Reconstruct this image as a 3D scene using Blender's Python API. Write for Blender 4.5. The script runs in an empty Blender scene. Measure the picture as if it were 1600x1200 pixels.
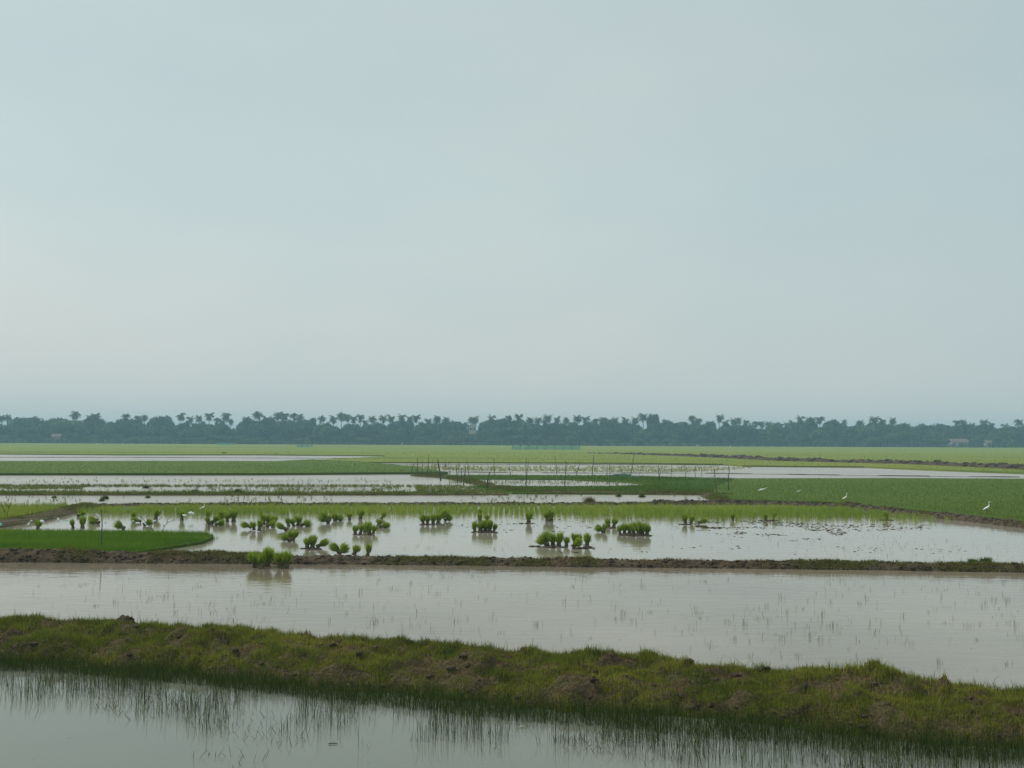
import bpy, bmesh, math, random
import numpy as np
from mathutils import Vector, Matrix, noise as mnoise
from mathutils.geometry import tessellate_polygon

R = math.radians
SC = bpy.context.scene
COL = SC.collection
rng = np.random.default_rng(7)
random.seed(7)

# ------------------------------------------------------------------ camera
CAM_H = 2.8
FPX = 1716.0                      # focal length in photograph pixels (1600 wide)
PITCH = math.atan(87 / FPX)
ROLL = R(0.26)
cam_d = bpy.data.cameras.new('camera')
cam_d.sensor_width = 36
cam_d.lens = 36 * FPX / 1600
cam_d.clip_start = 0.1
cam_d.clip_end = 9000
cam = bpy.data.objects.new('camera', cam_d)
COL.objects.link(cam)
CROT = Matrix.Rotation(math.pi / 2 + PITCH, 3, 'X') @ Matrix.Rotation(ROLL, 3, 'Z')
cam.matrix_world = Matrix.Translation((0, 0, CAM_H)) @ CROT.to_4x4()
SC.camera = cam
CR = np.array(CROT)

# ------------------------------------------------------------------ sky and sun
SUN_ELEV, SUN_AZ = R(52), R(-62)          # azimuth from +Y (view direction), negative = left
world = bpy.data.worlds.new('World')
SC.world = world
world.use_nodes = True
nt = world.node_tree
nt.nodes.clear()
wo = nt.nodes.new('ShaderNodeOutputWorld')
bg = nt.nodes.new('ShaderNodeBackground')
sky = nt.nodes.new('ShaderNodeTexSky')
sky.sky_type = 'NISHITA'
sky.sun_disc = False
sky.sun_elevation = SUN_ELEV
sky.sun_rotation = SUN_AZ
sky.dust_density = 6.0
sky.air_density = 1.2
tc = nt.nodes.new('ShaderNodeTexCoord')
mp = nt.nodes.new('ShaderNodeMapping')
mp.inputs['Scale'].default_value = (1.0, 1.0, 2.2)
mp.inputs['Location'].default_value = (0.31, 0.2, 0.55)
nz = nt.nodes.new('ShaderNodeTexNoise')
nz.inputs['Scale'].default_value = 1.7
nz.inputs['Detail'].default_value = 6.0
nz.inputs['Roughness'].default_value = 0.52
rp = nt.nodes.new('ShaderNodeValToRGB')
rp.color_ramp.interpolation = 'EASE'
rp.color_ramp.elements[0].position = 0.32
rp.color_ramp.elements[0].color = (0.510, 0.632, 0.650, 1)
rp.color_ramp.elements[1].position = 0.68
rp.color_ramp.elements[1].color = (0.582, 0.680, 0.670, 1)
sc10 = nt.nodes.new('ShaderNodeVectorMath'); sc10.operation = 'SCALE'
sc10.inputs['Scale'].default_value = 10.0
mx = nt.nodes.new('ShaderNodeMix'); mx.data_type = 'RGBA'
mx.inputs[0].default_value = 0.86
L = nt.links.new
L(tc.outputs['Generated'], mp.inputs['Vector'])
L(mp.outputs['Vector'], nz.inputs['Vector'])
L(nz.outputs['Fac'], rp.inputs['Fac'])
L(rp.outputs['Color'], sc10.inputs[0])
L(sky.outputs['Color'], mx.inputs[6])
sx = nt.nodes.new('ShaderNodeSeparateXYZ'); L(tc.outputs['Generated'], sx.inputs[0])
hm = nt.nodes.new('ShaderNodeMapRange')        # milky band towards the horizon, brighter towards the sun side
hm.inputs[1].default_value = 0.0; hm.inputs[2].default_value = 0.30; hm.inputs[3].default_value = 11.6; hm.inputs[4].default_value = 10.0
L(sx.outputs['Z'], hm.inputs[0])
lm = nt.nodes.new('ShaderNodeMath'); lm.operation = 'MULTIPLY_ADD'; lm.inputs[1].default_value = -0.9
L(sx.outputs['X'], lm.inputs[0]); L(hm.outputs[0], lm.inputs[2]); L(lm.outputs[0], sc10.inputs['Scale'])
hc = nt.nodes.new('ShaderNodeMapRange'); hc.inputs[1].default_value = 0.0; hc.inputs[2].default_value = 0.22
hc.inputs[3].default_value = 1.0; hc.inputs[4].default_value = 0.0
hw_ = nt.nodes.new('ShaderNodeMix'); hw_.data_type = 'RGBA'; hw_.blend_type = 'MULTIPLY'; hw_.inputs[7].default_value = (1.08, 0.95, 0.92, 1)
L(sx.outputs['Z'], hc.inputs[0]); L(hc.outputs[0], hw_.inputs[0]); L(sc10.outputs['Vector'], hw_.inputs[6])
L(hw_.outputs[2], mx.inputs[7])
L(mx.outputs[2], bg.inputs['Color'])
bg.inputs['Strength'].default_value = 0.1
L(bg.outputs['Background'], wo.inputs['Surface'])

sun_d = bpy.data.lights.new('sun', 'SUN')
sun_d.energy = 2.7
sun_d.angle = R(11)
sun_d.color = (1.0, 0.93, 0.80)
sun = bpy.data.objects.new('sun', sun_d)
COL.objects.link(sun)
sdir = Vector((math.sin(SUN_AZ) * math.cos(SUN_ELEV), math.cos(SUN_AZ) * math.cos(SUN_ELEV), math.sin(SUN_ELEV)))
sun.rotation_euler = sdir.to_track_quat('Z', 'Y').to_euler()

SC.view_settings.view_transform = 'Standard'
SC.view_settings.look = 'None'
SC.view_settings.gamma = 1
SC.view_settings.exposure = 0.0
SC.render.engine = 'CYCLES'

# ------------------------------------------------------------------ helpers
def rays(px, py):
    """unit-less view rays for photograph pixels -> (N,3)"""
    px = np.atleast_1d(np.asarray(px, float)); py = np.atleast_1d(np.asarray(py, float))
    v = np.stack([px - 800, 600 - py, np.full_like(px, -FPX)], 1)
    return v @ CR.T

def PN(px, py, z=0.0):
    """points of the level z seen at those pixels"""
    d = rays(px, py)
    t = (z - CAM_H) / np.minimum(d[:, 2], -1e-3)
    p = d * t[:, None]
    p[:, 2] += CAM_H
    return p

def P(px, py, z=0.0):
    return Vector(PN(px, py, z)[0])

def Q(px, py, Y):
    """point at ground distance Y (world y) seen at that pixel"""
    d = rays(px, py)[0]
    t = Y / d[1]
    return Vector((d[0] * t, Y, CAM_H + d[2] * t))

def hash2(ix, iy, s):
    h = (ix.astype(np.int64) * 374761393 + iy.astype(np.int64) * 668265263 + s * 974634777) & 0xffffffff
    h = ((h ^ (h >> 13)) * 1274126177) & 0xffffffff
    h = (h ^ (h >> 16)) & 0xffffffff
    return h / 4294967295.0

def vnoise(x, y, s=0):
    x = np.asarray(x, float); y = np.asarray(y, float)
    ix = np.floor(x); iy = np.floor(y)
    fx = x - ix; fy = y - iy
    fx = fx * fx * (3 - 2 * fx); fy = fy * fy * (3 - 2 * fy)
    a = hash2(ix, iy, s); b = hash2(ix + 1, iy, s); c = hash2(ix, iy + 1, s); d = hash2(ix + 1, iy + 1, s)
    return (a * (1 - fx) + b * fx) * (1 - fy) + (c * (1 - fx) + d * fx) * fy

def fbm(x, y, s=0, o=4):
    t = 0; a = 0.5; n = 0
    for k in range(o):
        t = t + a * vnoise(x * 2 ** k + 17.3 * k, y * 2 ** k - 9.1 * k, s + k); n += a; a *= 0.5
    return t / n

def tag(o, label=None, cat=None, group=None, kind=None):
    if label: o['label'] = label
    if cat: o['category'] = cat
    if group: o['group'] = group
    if kind: o['kind'] = kind
    return o

def link(name, me, mat=None, parent=None):
    o = bpy.data.objects.new(name, me)
    COL.objects.link(o)
    if mat is not None and len(me.materials) == 0: me.materials.append(mat)
    if parent is not None: o.parent = parent
    return o

def empty(name, loc=(0, 0, 0), rot=(0, 0, 0), scale=(1, 1, 1)):
    o = bpy.data.objects.new(name, None)
    COL.objects.link(o)
    o.location = loc; o.rotation_euler = rot; o.scale = scale
    o.empty_display_size = 0.1
    return o

def mesh_from(name, V, F, cols=None, smooth=False):
    """V (N,3) array; F list of tuples or list of arrays [(M,k),...]"""
    me = bpy.data.meshes.new(name)
    V = np.asarray(V, np.float32)
    arrs = F if (len(F) and isinstance(F[0], np.ndarray)) else None
    if arrs is None:
        me.from_pydata([tuple(v) for v in V], [], [tuple(f) for f in F])
    else:
        me.vertices.add(len(V))
        me.vertices.foreach_set('co', V.ravel())
        loops = np.concatenate([a.ravel() for a in arrs]).astype(np.int32)
        tot = np.concatenate([np.full(len(a), a.shape[1]) for a in arrs]).astype(np.int32)
        st = np.concatenate([[0], np.cumsum(tot)[:-1]]).astype(np.int32)
        me.loops.add(len(loops)); me.loops.foreach_set('vertex_index', loops)
        me.polygons.add(len(tot)); me.polygons.foreach_set('loop_start', st)
        me.polygons.foreach_set('loop_total', tot)
    if cols is not None:
        at = me.attributes.new('Col', 'FLOAT_COLOR', 'POINT')
        c = np.ones((len(V), 4), np.float32); c[:, :3] = cols
        at.data.foreach_set('color', c.ravel())
    me.update(calc_edges=True)
    me.validate()
    if smooth:
        me.polygons.foreach_set('use_smooth', np.ones(len(me.polygons), bool))
    return me

def blade_arrays(pts, h, w, lean, col, bend=1.0, tri=False, az=None):
    """grass blades; returns V, [quads, tris], colours"""
    N = len(pts)
    a = rng.uniform(0, 2 * np.pi, N)                 # blade width direction
    la = rng.uniform(0, 2 * np.pi, N) if az is None else az
    wv = np.stack([np.cos(a), np.sin(a), np.zeros(N)], 1) * (w / 2)[:, None]
    lv = np.stack([np.cos(la), np.sin(la), np.zeros(N)], 1)
    up = np.array([0, 0, 1.0])
    tip = pts + up * (h * np.cos(lean))[:, None] + lv * (h * np.sin(lean))[:, None]
    if tri:
        V = np.stack([pts - wv, pts + wv, tip], 1).reshape(-1, 3)
        F = [np.arange(3 * N).reshape(-1, 3)]
        C = np.repeat(col, 3, 0)
        return V, F, C
    mid = pts + up * (h * 0.55 * np.cos(lean * .4))[:, None] + lv * (h * 0.55 * np.sin(lean * .4) * bend)[:, None]
    V = np.stack([pts - wv * .8, pts + wv * .8, mid + wv * .75, mid - wv * .75, tip], 1).reshape(-1, 3)
    b = np.arange(N)[:, None] * 5
    F = [b + np.array([[0, 1, 2, 3]]), b + np.array([[3, 2, 4]])]
    return V, F, np.repeat(col, 5, 0)

def join_arr(parts):
    V, F3, F4, C, n = [], [], [], [], 0
    for v, f, c in parts:
        for a in f:
            (F3 if a.shape[1] == 3 else F4).append(a + n)
        V.append(v); C.append(c); n += len(v)
    F = []
    if F4: F.append(np.concatenate(F4))
    if F3: F.append(np.concatenate(F3))
    return np.concatenate(V), F, np.concatenate(C)

def inpoly(px, py, poly):
    r = np.zeros(len(px), bool); n = len(poly); j = n - 1
    for i in range(n):
        xi, yi = poly[i]; xj, yj = poly[j]
        c = ((yi > py) != (yj > py)) & (px < (xj - xi) * (py - yi) / ((yj - yi) or 1e-9) + xi)
        r ^= c; j = i
    return r

def sample(poly, n, z=0.0):
    """n points on the level z inside a ground polygon given by its outline (seen pixels)"""
    poly = np.array(poly, float)
    x0, y0 = poly.min(0); x1, y1 = poly.max(0)
    out = []; got = 0
    while got < n:
        px = rng.uniform(x0, x1, n * 2); py = rng.uniform(y0, y1, n * 2)
        m = inpoly(px, py, poly)
        out.append(np.stack([px[m], py[m]], 1)); got += m.sum()
    pp = np.concatenate(out)[:n]
    return PN(pp[:, 0], pp[:, 1], z), pp

def mixcol(n, a, b, t=None, j=0.18):
    a = np.array(a); b = np.array(b)
    if t is None: t = rng.uniform(0, 1, n)
    c = a[None] * (1 - t[:, None]) + b[None] * t[:, None]
    return c * rng.uniform(1 - j, 1 + j, (n, 1))

# ------------------------------------------------------------------ materials
def newmat(name):
    m = bpy.data.materials.new(name); m.use_nodes = True
    n = m.node_tree; n.nodes.clear()
    o = n.nodes.new('ShaderNodeOutputMaterial')
    return m, n, o

def foliage_mat(name, tint=(1, 1, 1), trans=0.28, rough=0.55):
    m, n, o = newmat(name)
    at = n.nodes.new('ShaderNodeAttribute'); at.attribute_name = 'Col'
    mul = n.nodes.new('ShaderNodeMix'); mul.data_type = 'RGBA'; mul.blend_type = 'MULTIPLY'
    mul.inputs[0].default_value = 1; mul.inputs[7].default_value = (*tint, 1)
    b = n.nodes.new('ShaderNodeBsdfPrincipled')
    b.inputs['Roughness'].default_value = rough
    b.inputs['Specular IOR Level'].default_value = 0.12
    t = n.nodes.new('ShaderNodeBsdfTranslucent')
    ms = n.nodes.new('ShaderNodeMixShader'); ms.inputs[0].default_value = trans
    k = n.links.new
    k(at.outputs['Color'], mul.inputs[6])
    k(mul.outputs[2], b.inputs['Base Color']); k(mul.outputs[2], t.inputs['Color'])
    k(b.outputs[0], ms.inputs[1]); k(t.outputs[0], ms.inputs[2]); k(ms.outputs[0], o.inputs[0])
    return m

def noise_mat(name, stops, scale=3.0, detail=8, rough=0.95, bump=0.5, bscale=30, dist=0.02, spec=0.15, scl=(1, 1, 1), rgh=0.6):
    m, n, o = newmat(name)
    k = n.links.new
    g = n.nodes.new('ShaderNodeNewGeometry')
    mpn = n.nodes.new('ShaderNodeMapping'); mpn.inputs['Scale'].default_value = scl
    no = n.nodes.new('ShaderNodeTexNoise'); no.inputs['Scale'].default_value = scale
    no.inputs['Detail'].default_value = detail; no.inputs['Roughness'].default_value = rgh
    r = n.nodes.new('ShaderNodeValToRGB')
    e = r.color_ramp.elements
    while len(e) < len(stops): e.new(0.5)
    for i, (p, c) in enumerate(stops):
        e[i].position = p; e[i].color = (*c, 1)
    b = n.nodes.new('ShaderNodeBsdfPrincipled')
    b.inputs['Roughness'].default_value = rough
    b.inputs['Specular IOR Level'].default_value = spec
    n2 = n.nodes.new('ShaderNodeTexNoise'); n2.inputs['Scale'].default_value = bscale
    n2.inputs['Detail'].default_value = 6
    bu = n.nodes.new('ShaderNodeBump'); bu.inputs['Strength'].default_value = bump
    bu.inputs['Distance'].default_value = dist
    k(g.outputs['Position'], mpn.inputs[0]); k(mpn.outputs[0], no.inputs['Vector'])
    k(no.outputs['Fac'], r.inputs['Fac']); k(r.outputs['Color'], b.inputs['Base Color'])
    k(g.outputs['Position'], n2.inputs['Vector'])
    k(n2.outputs['Fac'], bu.inputs['Height']); k(bu.outputs['Normal'], b.inputs['Normal'])
    k(b.outputs[0], o.inputs[0])
    return m

def water_mat(name, base_a, base_b, rough, ripples, cs=0.25):
    """ripples: list of (scale, xyz stretch, strength, distance)"""
    m, n, o = newmat(name); k = n.links.new
    g = n.nodes.new('ShaderNodeNewGeometry')
    no = n.nodes.new('ShaderNodeTexNoise'); no.inputs['Scale'].default_value = cs
    no.inputs['Detail'].default_value = 4
    mc = n.nodes.new('ShaderNodeMix'); mc.data_type = 'RGBA'
    mc.inputs[6].default_value = (*base_a, 1); mc.inputs[7].default_value = (*base_b, 1)
    mr = n.nodes.new('ShaderNodeMapRange'); mr.inputs[1].default_value = 0.35; mr.inputs[2].default_value = 0.65
    b = n.nodes.new('ShaderNodeBsdfPrincipled')
    b.inputs['IOR'].default_value = 1.333
    b.inputs['Roughness'].default_value = rough
    k(g.outputs['Position'], no.inputs['Vector']); k(no.outputs['Fac'], mr.inputs[0])
    k(mr.outputs[0], mc.inputs[0]); k(mc.outputs[2], b.inputs['Base Color'])
    prev = None
    for s, st, amt, dist in ripples:
        mm = n.nodes.new('ShaderNodeMapping'); mm.inputs['Scale'].default_value = st
        mm.inputs['Rotation'].default_value = (0, 0, 0.12)
        nn = n.nodes.new('ShaderNodeTexNoise'); nn.inputs['Scale'].default_value = s
        nn.inputs['Detail'].default_value = 3; nn.inputs['Distortion'].default_value = 0.4
        bu = n.nodes.new('ShaderNodeBump'); bu.inputs['Strength'].default_value = amt
        bu.inputs['Distance'].default_value = dist
        k(g.outputs['Position'], mm.inputs[0]); k(mm.outputs[0], nn.inputs['Vector'])
        k(nn.outputs['Fac'], bu.inputs['Height'])
        if prev: k(prev.outputs[0], bu.inputs['Normal'])
        prev = bu
    if prev: k(prev.outputs[0], b.inputs['Normal'])
    k(b.outputs[0], o.inputs[0])
    return m

def plain_mat(name, col, rough=0.8, spec=0.3, var=0.25, scale=8, trans=None):
    c0 = tuple(x * (1 - var) for x in col); c1 = tuple(min(1, x * (1 + var)) for x in col)
    return noise_mat(name, [(0.3, c0), (0.7, c1)], scale=scale, rough=rough, spec=spec, bump=0.2, bscale=scale * 4, dist=0.004)

M = {}
M['soil'] = noise_mat('soil', [(0.30, (0.036, 0.027, 0.019)), (0.50, (0.068, 0.051, 0.035)), (0.70, (0.125, 0.097, 0.066))], scale=5, bump=1.0, bscale=22, dist=0.05)
M['soil_grass'] = noise_mat('soil_grass', [(0.28, (0.05, 0.036, 0.024)), (0.42, (0.085, 0.064, 0.038)), (0.55, (0.08, 0.072, 0.032)), (0.75, (0.065, 0.075, 0.022))], scale=2.2, bump=1.0, bscale=26, dist=0.05)
M['soil_dark'] = noise_mat('soil_dark', [(0.30, (0.030, 0.025, 0.018)), (0.70, (0.060, 0.050, 0.036))], scale=2, bump=0.6, bscale=10, dist=0.05)
M['ground'] = noise_mat('ground', [(0.35, (0.07, 0.06, 0.035)), (0.65, (0.10, 0.12, 0.04))], scale=0.03, bump=0.0)
M['far_rice'] = noise_mat('far_rice', [(0.30, (0.100, 0.150, 0.030)), (0.46, (0.150, 0.200, 0.036)), (0.56, (0.185, 0.215, 0.045)), (0.72, (0.120, 0.175, 0.035))], scale=0.055, scl=(0.14, 1.0, 1), detail=5, bump=0.5, bscale=2.5, dist=0.1)
M['green_rice'] = noise_mat('green_rice', [(0.3, (0.055, 0.100, 0.012)), (0.5, (0.072, 0.120, 0.015)), (0.7, (0.090, 0.130, 0.020))], scale=0.11, scl=(0.3, 1, 1), detail=8, bump=0.6, bscale=6, dist=0.06)
M['foliage'] = foliage_mat('foliage', tint=(1.75, 1.5, 0.9), trans=0.38)
M['dry'] = foliage_mat('dry', tint=(1.2, 1.2, 1.15), trans=0.15, rough=0.8)
M['tree_leaf'] = foliage_mat('tree_leaf', trans=0.15)
M['bark'] = plain_mat('bark', (0.16, 0.13, 0.10), scale=3)
M['pole'] = plain_mat('pole', (0.085, 0.075, 0.06), scale=12)
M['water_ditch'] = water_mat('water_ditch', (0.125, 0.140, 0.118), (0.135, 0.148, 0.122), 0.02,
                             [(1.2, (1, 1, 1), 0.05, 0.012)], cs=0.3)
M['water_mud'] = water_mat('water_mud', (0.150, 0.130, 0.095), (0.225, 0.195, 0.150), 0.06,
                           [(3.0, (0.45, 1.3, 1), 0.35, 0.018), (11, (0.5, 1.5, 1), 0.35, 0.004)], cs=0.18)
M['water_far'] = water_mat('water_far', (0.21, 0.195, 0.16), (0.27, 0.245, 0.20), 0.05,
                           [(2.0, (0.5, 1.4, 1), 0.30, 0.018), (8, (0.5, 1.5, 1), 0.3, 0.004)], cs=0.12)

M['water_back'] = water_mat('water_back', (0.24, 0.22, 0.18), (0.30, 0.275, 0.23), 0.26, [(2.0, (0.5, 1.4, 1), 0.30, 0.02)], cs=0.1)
# ------------------------------------------------------------------ ground and water
def sheet(name, pts, mat, label, cat='ground'):
    vs = [Vector(p) for p in pts]
    tris = tessellate_polygon([vs])
    me = mesh_from(name, np.array([tuple(v) for v in vs]), [tuple(t) for t in tris])
    bm = bmesh.new(); bm.from_mesh(me); bmesh.ops.recalc_face_normals(bm, faces=bm.faces)
    if bm.faces and bm.faces[0].normal.z < 0: bmesh.ops.reverse_faces(bm, faces=bm.faces)
    bm.to_mesh(me); bm.free()
    return tag(link(name, me, mat), label, cat, kind='structure')

sheet('ground', [(-2500, -60, -0.5), (2500, -60, -0.5), (2500, 3000, -0.5), (-2500, 3000, -0.5)], M['ground'],
      'flat wet ground under the paddies reaching to the horizon')

# bank lines: front waterline of each bank, seen pixels -> ground
B3F = [(-700, 985), (-300, 1011), (0, 1037), (150, 1046), (300, 1058), (450, 1071), (600, 1085), (750, 1100), (900, 1112), (1050, 1122), (1200, 1135), (1400, 1154), (1600, 1173), (1800, 1192), (2100, 1222)]
B2F = [(-500, 874), (-200, 877), (0, 879), (200, 880.5), (400, 882), (600, 883), (800, 885), (1000, 887.5), (1200, 889.5), (1400, 892), (1600, 895), (1800, 898), (2100, 903)]

def pathw(pp, z=0.0):
    a = np.array(pp, float); return PN(a[:, 0], a[:, 1], z)

def resample(W, step):
    d = np.r_[0, np.cumsum(np.linalg.norm(np.diff(W[:, :2], axis=0), axis=1))]
    s = np.arange(0, d[-1], step)
    # smooth a little through a cubic-ish blend
    x = np.interp(s, d, W[:, 0]); y = np.interp(s, d, W[:, 1])
    k = max(1, int(1.0 / step)); ker = np.ones(2 * k + 1) / (2 * k + 1)
    def sm(v):
        vp = np.r_[v[0] + (v[0] - v[k:0:-1]), v, v[-1] + (v[-1] - v[-2:-k - 2:-1])]
        return np.convolve(vp, ker, 'valid')
    if len(s) > 4 * k: x = sm(x); y = sm(y)
    return s, x, y

w3 = pathw(B3F); w2 = pathw(B2F)
def offs(W, d):
    o = W.copy(); o[:, 1] += d; return o
a3 = offs(w3, 1.0); a2 = offs(w2, 0.4)
near_poly = [(-40, -6, 0), (40, -6, 0)] + [tuple(p) for p in a3[::-1]]
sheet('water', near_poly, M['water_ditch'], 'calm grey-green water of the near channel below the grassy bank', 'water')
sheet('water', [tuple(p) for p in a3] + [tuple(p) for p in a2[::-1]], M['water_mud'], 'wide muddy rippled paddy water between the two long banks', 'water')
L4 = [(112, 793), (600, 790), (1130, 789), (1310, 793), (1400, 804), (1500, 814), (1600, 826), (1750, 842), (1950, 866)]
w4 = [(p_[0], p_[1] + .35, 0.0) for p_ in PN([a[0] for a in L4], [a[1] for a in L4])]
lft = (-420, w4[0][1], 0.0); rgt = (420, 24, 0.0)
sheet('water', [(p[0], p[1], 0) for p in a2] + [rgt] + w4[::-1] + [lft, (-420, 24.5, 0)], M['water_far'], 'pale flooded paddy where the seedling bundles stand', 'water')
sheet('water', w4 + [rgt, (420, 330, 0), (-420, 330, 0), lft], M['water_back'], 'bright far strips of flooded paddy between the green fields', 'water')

# ------------------------------------------------------------------ banks
BUMPS = []
for bx_, by_, br_, bh_ in [(305, 1000, .34, .13), (190, 985, .25, .08), (235, 1010, .3, .06), (740, 1035, .36, .13), (520, 1040, .3, .07), (1060, 1050, .3, .07), (1250, 1062, .34, .03), (1390, 1072, .38, .02), (60, 1000, .4, .06), (900, 1060, .25, .07)]:
    p_ = PN(bx_, by_, .25)[0]; BUMPS.append((p_[0], p_[1], br_, bh_))
br = np.random.default_rng(77)
for _ in range(330):
    px_ = br.uniform(-250, 1900); y0_ = 960 + max(0, px_ - 100) * .062; y1_ = 1030 + max(0, px_) * .085
    p_ = PN(px_, br.uniform(y0_, y1_), .2)[0]; BUMPS.append((p_[0], p_[1], br.uniform(.05, .17), br.uniform(.02, .065)))
def bumpf(X, Y):
    Z = np.zeros_like(X)
    wx = X + .12 * (vnoise(X * 6, Y * 6, 301) - .5); wy = Y + .12 * (vnoise(X * 6, Y * 6, 302) - .5)
    for bx_, by_, br_, bh_ in BUMPS:
        d2 = ((wx - bx_) ** 2 + ((wy - by_) * 1.2) ** 2) / br_ ** 2
        Z += bh_ * np.clip(1.25 - d2, 0, 1) ** .7
    return Z
def bank(name, front, width, height, mat, label, crest=0.62, steep=0.2, step=0.07, nt_=26, seed=1, rough=0.10, clod=0.06, clodf=4.0, bumps=False):
    """width,height: functions of u in 0..1 along the bank"""
    W = pathw(front) if not isinstance(front, np.ndarray) else front
    s, x, y = resample(W, step)
    tx = np.gradient(x); ty = np.gradient(y); l = np.hypot(tx, ty); nx, ny = -ty / l, tx / l
    flip = np.where(ny < 0, -1, 1) if np.mean(np.abs(ny)) > 0.3 else 1
    nx = nx * flip; ny = ny * flip
    u = s / s[-1]
    wd = np.array([width(a) for a in u]); ht = np.array([height(a) for a in u])
    t = np.linspace(0, 1, nt_)
    prof = np.interp(t, [0, steep, crest, 0.85, 1], [0, 0.66, 1, 0.72, 0])
    T, U = np.meshgrid(t, np.arange(len(s)))
    edge = (vnoise(s * 1.3, s * 0, seed + 5) - .5) * 0.25 + (vnoise(s * 5, s * 0, seed + 6) - .5) * 0.10
    off = T * wd[:, None] + (1 - T) * edge[:, None] * wd[:, None] * 0.5
    X = x[:, None] + nx[:, None] * off; Y = y[:, None] + ny[:, None] * off
    big = fbm(X * 0.8, Y * 0.8, seed, 3) - .5
    med = fbm(X * clodf * .5, Y * clodf * .5, seed + 9, 3) - .5
    cl = np.abs(fbm(X * clodf, Y * clodf, seed + 20, 4) - .5)
    edgef = np.clip(np.minimum(T / 0.12, (1 - T) / 0.12), 0, 1)
    Z = prof[None, :] * ht[:, None] * (1 + 0.45 * big) + edgef * (rough * med + clod * (0.5 - 3.2 * cl)) - 0.05 * (1 - edgef)
    if bumps: Z += bumpf(X, Y) * edgef
    V = np.stack([X, Y, Z], 2).reshape(-1, 3)
    n = nt_; a = (np.arange(len(s) - 1)[:, None] * n + np.arange(n - 1)[None]).ravel()
    F = [np.stack([a, a + 1, a + n + 1, a + n], 1)]
    me = mesh_from(name, V, F, smooth=True)
    o = tag(link(name, me, mat), label, 'earth bank', kind='structure')
    return o, V.reshape(len(s), nt_, 3)

def bank_points(G, n, t0=0.0, t1=1.0, jit=True):
    """n random points on the bank grid G"""
    S, T, _ = G.shape
    i = rng.uniform(0, S - 1.001, n); j = rng.uniform(t0 * (T - 1), t1 * (T - 1) - 0.001, n)
    i0 = i.astype(int); j0 = j.astype(int); fi = (i - i0)[:, None]; fj = (j - j0)[:, None]
    p = (G[i0, j0] * (1 - fi) * (1 - fj) + G[i0 + 1, j0] * fi * (1 - fj) + G[i0, j0 + 1] * (1 - fi) * fj + G[i0 + 1, j0 + 1] * fi * fj)
    return p, i / (S - 1), j / (T - 1)

bank3, G3 = bank('grassy_bank', B3F, lambda u: 2.45 - 0.55 * u, lambda u: 0.215 + 0.07 * max(0, u - .5), M['soil_grass'],
                 'broad grassy earth bank with brown clods crossing the foreground', crest=0.66, steep=0.18, step=0.035, nt_=64, seed=3, rough=0.15, clod=0.085, clodf=4.0, bumps=True)
bank2, G2 = bank('mud_bank', B2F, lambda u: 0.85 - 0.25 * u, lambda u: 0.29 - 0.13 * min(1, max(0, (u - .2) / .2)) - .04 * u, M['soil'],
                 'dark mud bank running across behind the wide middle paddy', crest=0.55, steep=0.3, step=0.04, nt_=22, seed=31, rough=0.07, clod=0.045, clodf=7)
B4 = [(112, 793), (160, 792), (230, 791), (400, 790.5), (600, 790), (800, 789.5), (1000, 789.5), (1130, 789), (1220, 790), (1310, 793), (1350, 798), (1400, 804), (1450, 809), (1500, 814), (1600, 826), (1750, 842), (1950, 866)]
bank4, G4 = bank('mud_bank', B4, lambda u: 0.7, lambda u: 0.08 + 0.10 * (u > .47), M['soil'],
                 'low dark clod bank behind the strip of young yellow-green rice', crest=0.5, steep=0.3, step=0.08, nt_=12, seed=51, rough=0.07, clod=0.055, clodf=2.6)
B5 = [(-500, 912), (-200, 852), (-60, 834), (0, 826), (60, 817), (110, 806), (140, 797), (165, 792)]
bank5, G5 = bank('mud_bank', B5, lambda u: 1.1, lambda u: 0.16, M['soil_grass'],
                 'short brown bank slanting up to the low bank at the left', crest=0.5, steep=0.3, step=0.08, nt_=16, seed=61, rough=0.1, clod=0.06, clodf=3)
B6 = [(905, 709), (960, 710.5), (1040, 713.5), (1120, 717), (1200, 721.5), (1300, 724.5), (1400, 727), (1500, 731.5), (1600, 737), (1800, 747), (2000, 756)]
bank6, G6 = bank('mud_bank', B6, lambda u: 3.0, lambda u: 0.15 + 0.35 * min(1, u * 3), M['soil'],
                 'grey-brown bank of heaped clods edging the far right field', crest=0.5, steep=0.3, step=0.35, nt_=10, seed=71, rough=0.3, clod=0.16, clodf=1.0)
B7 = [(-600, 713.2), (0, 714.8), (200, 715), (420, 716), (600, 716.5)]
bank7, G7 = bank('mud_bank', B7, lambda u: 0.6, lambda u: 0.06, M['soil_dark'], 'thin dark bank between two far strips of water at the left', step=0.4, nt_=8, seed=81, rough=0.05, clod=0.03, clodf=1)
B8 = [(560, 725.6), (800, 726), (1000, 726.5), (1250, 728), (1350, 729.5)]
bank8, G8 = bank('mud_bank', B8, lambda u: 0.6, lambda u: 0.05, M['soil_dark'], 'thin dark bank behind the fishing stakes', step=0.3, nt_=8, seed=91, rough=0.03, clod=0.02, clodf=1)
B9 = [(600, 736.5), (760, 738.5), (900, 739.5), (1080, 739.5), (1150, 740.5), (1400, 744), (1600, 746)]
bank9, G9 = bank('mud_bank', B9, lambda u: 0.4, lambda u: 0.02 + 0.035 * (math.sin(u * 47) > -.2), M['soil_dark'], 'faint brown bank just behind the netted enclosure', step=0.3, nt_=8, seed=93, rough=0.04, clod=0.02, clodf=1)
B10 = [(-600, 741), (0, 741), (400, 741.5), (560, 741), (620, 738.5), (680, 742), (740, 752), (790, 766), (800, 772)]
bank10, G10 = bank('mud_bank', [p for p in B10[:6]], lambda u: 0.8, lambda u: 0.10, M['soil_grass'], 'low brown edge in front of the dark green field at the left', step=0.3, nt_=8, seed=95, rough=0.05, clod=0.03, clodf=1)
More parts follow.
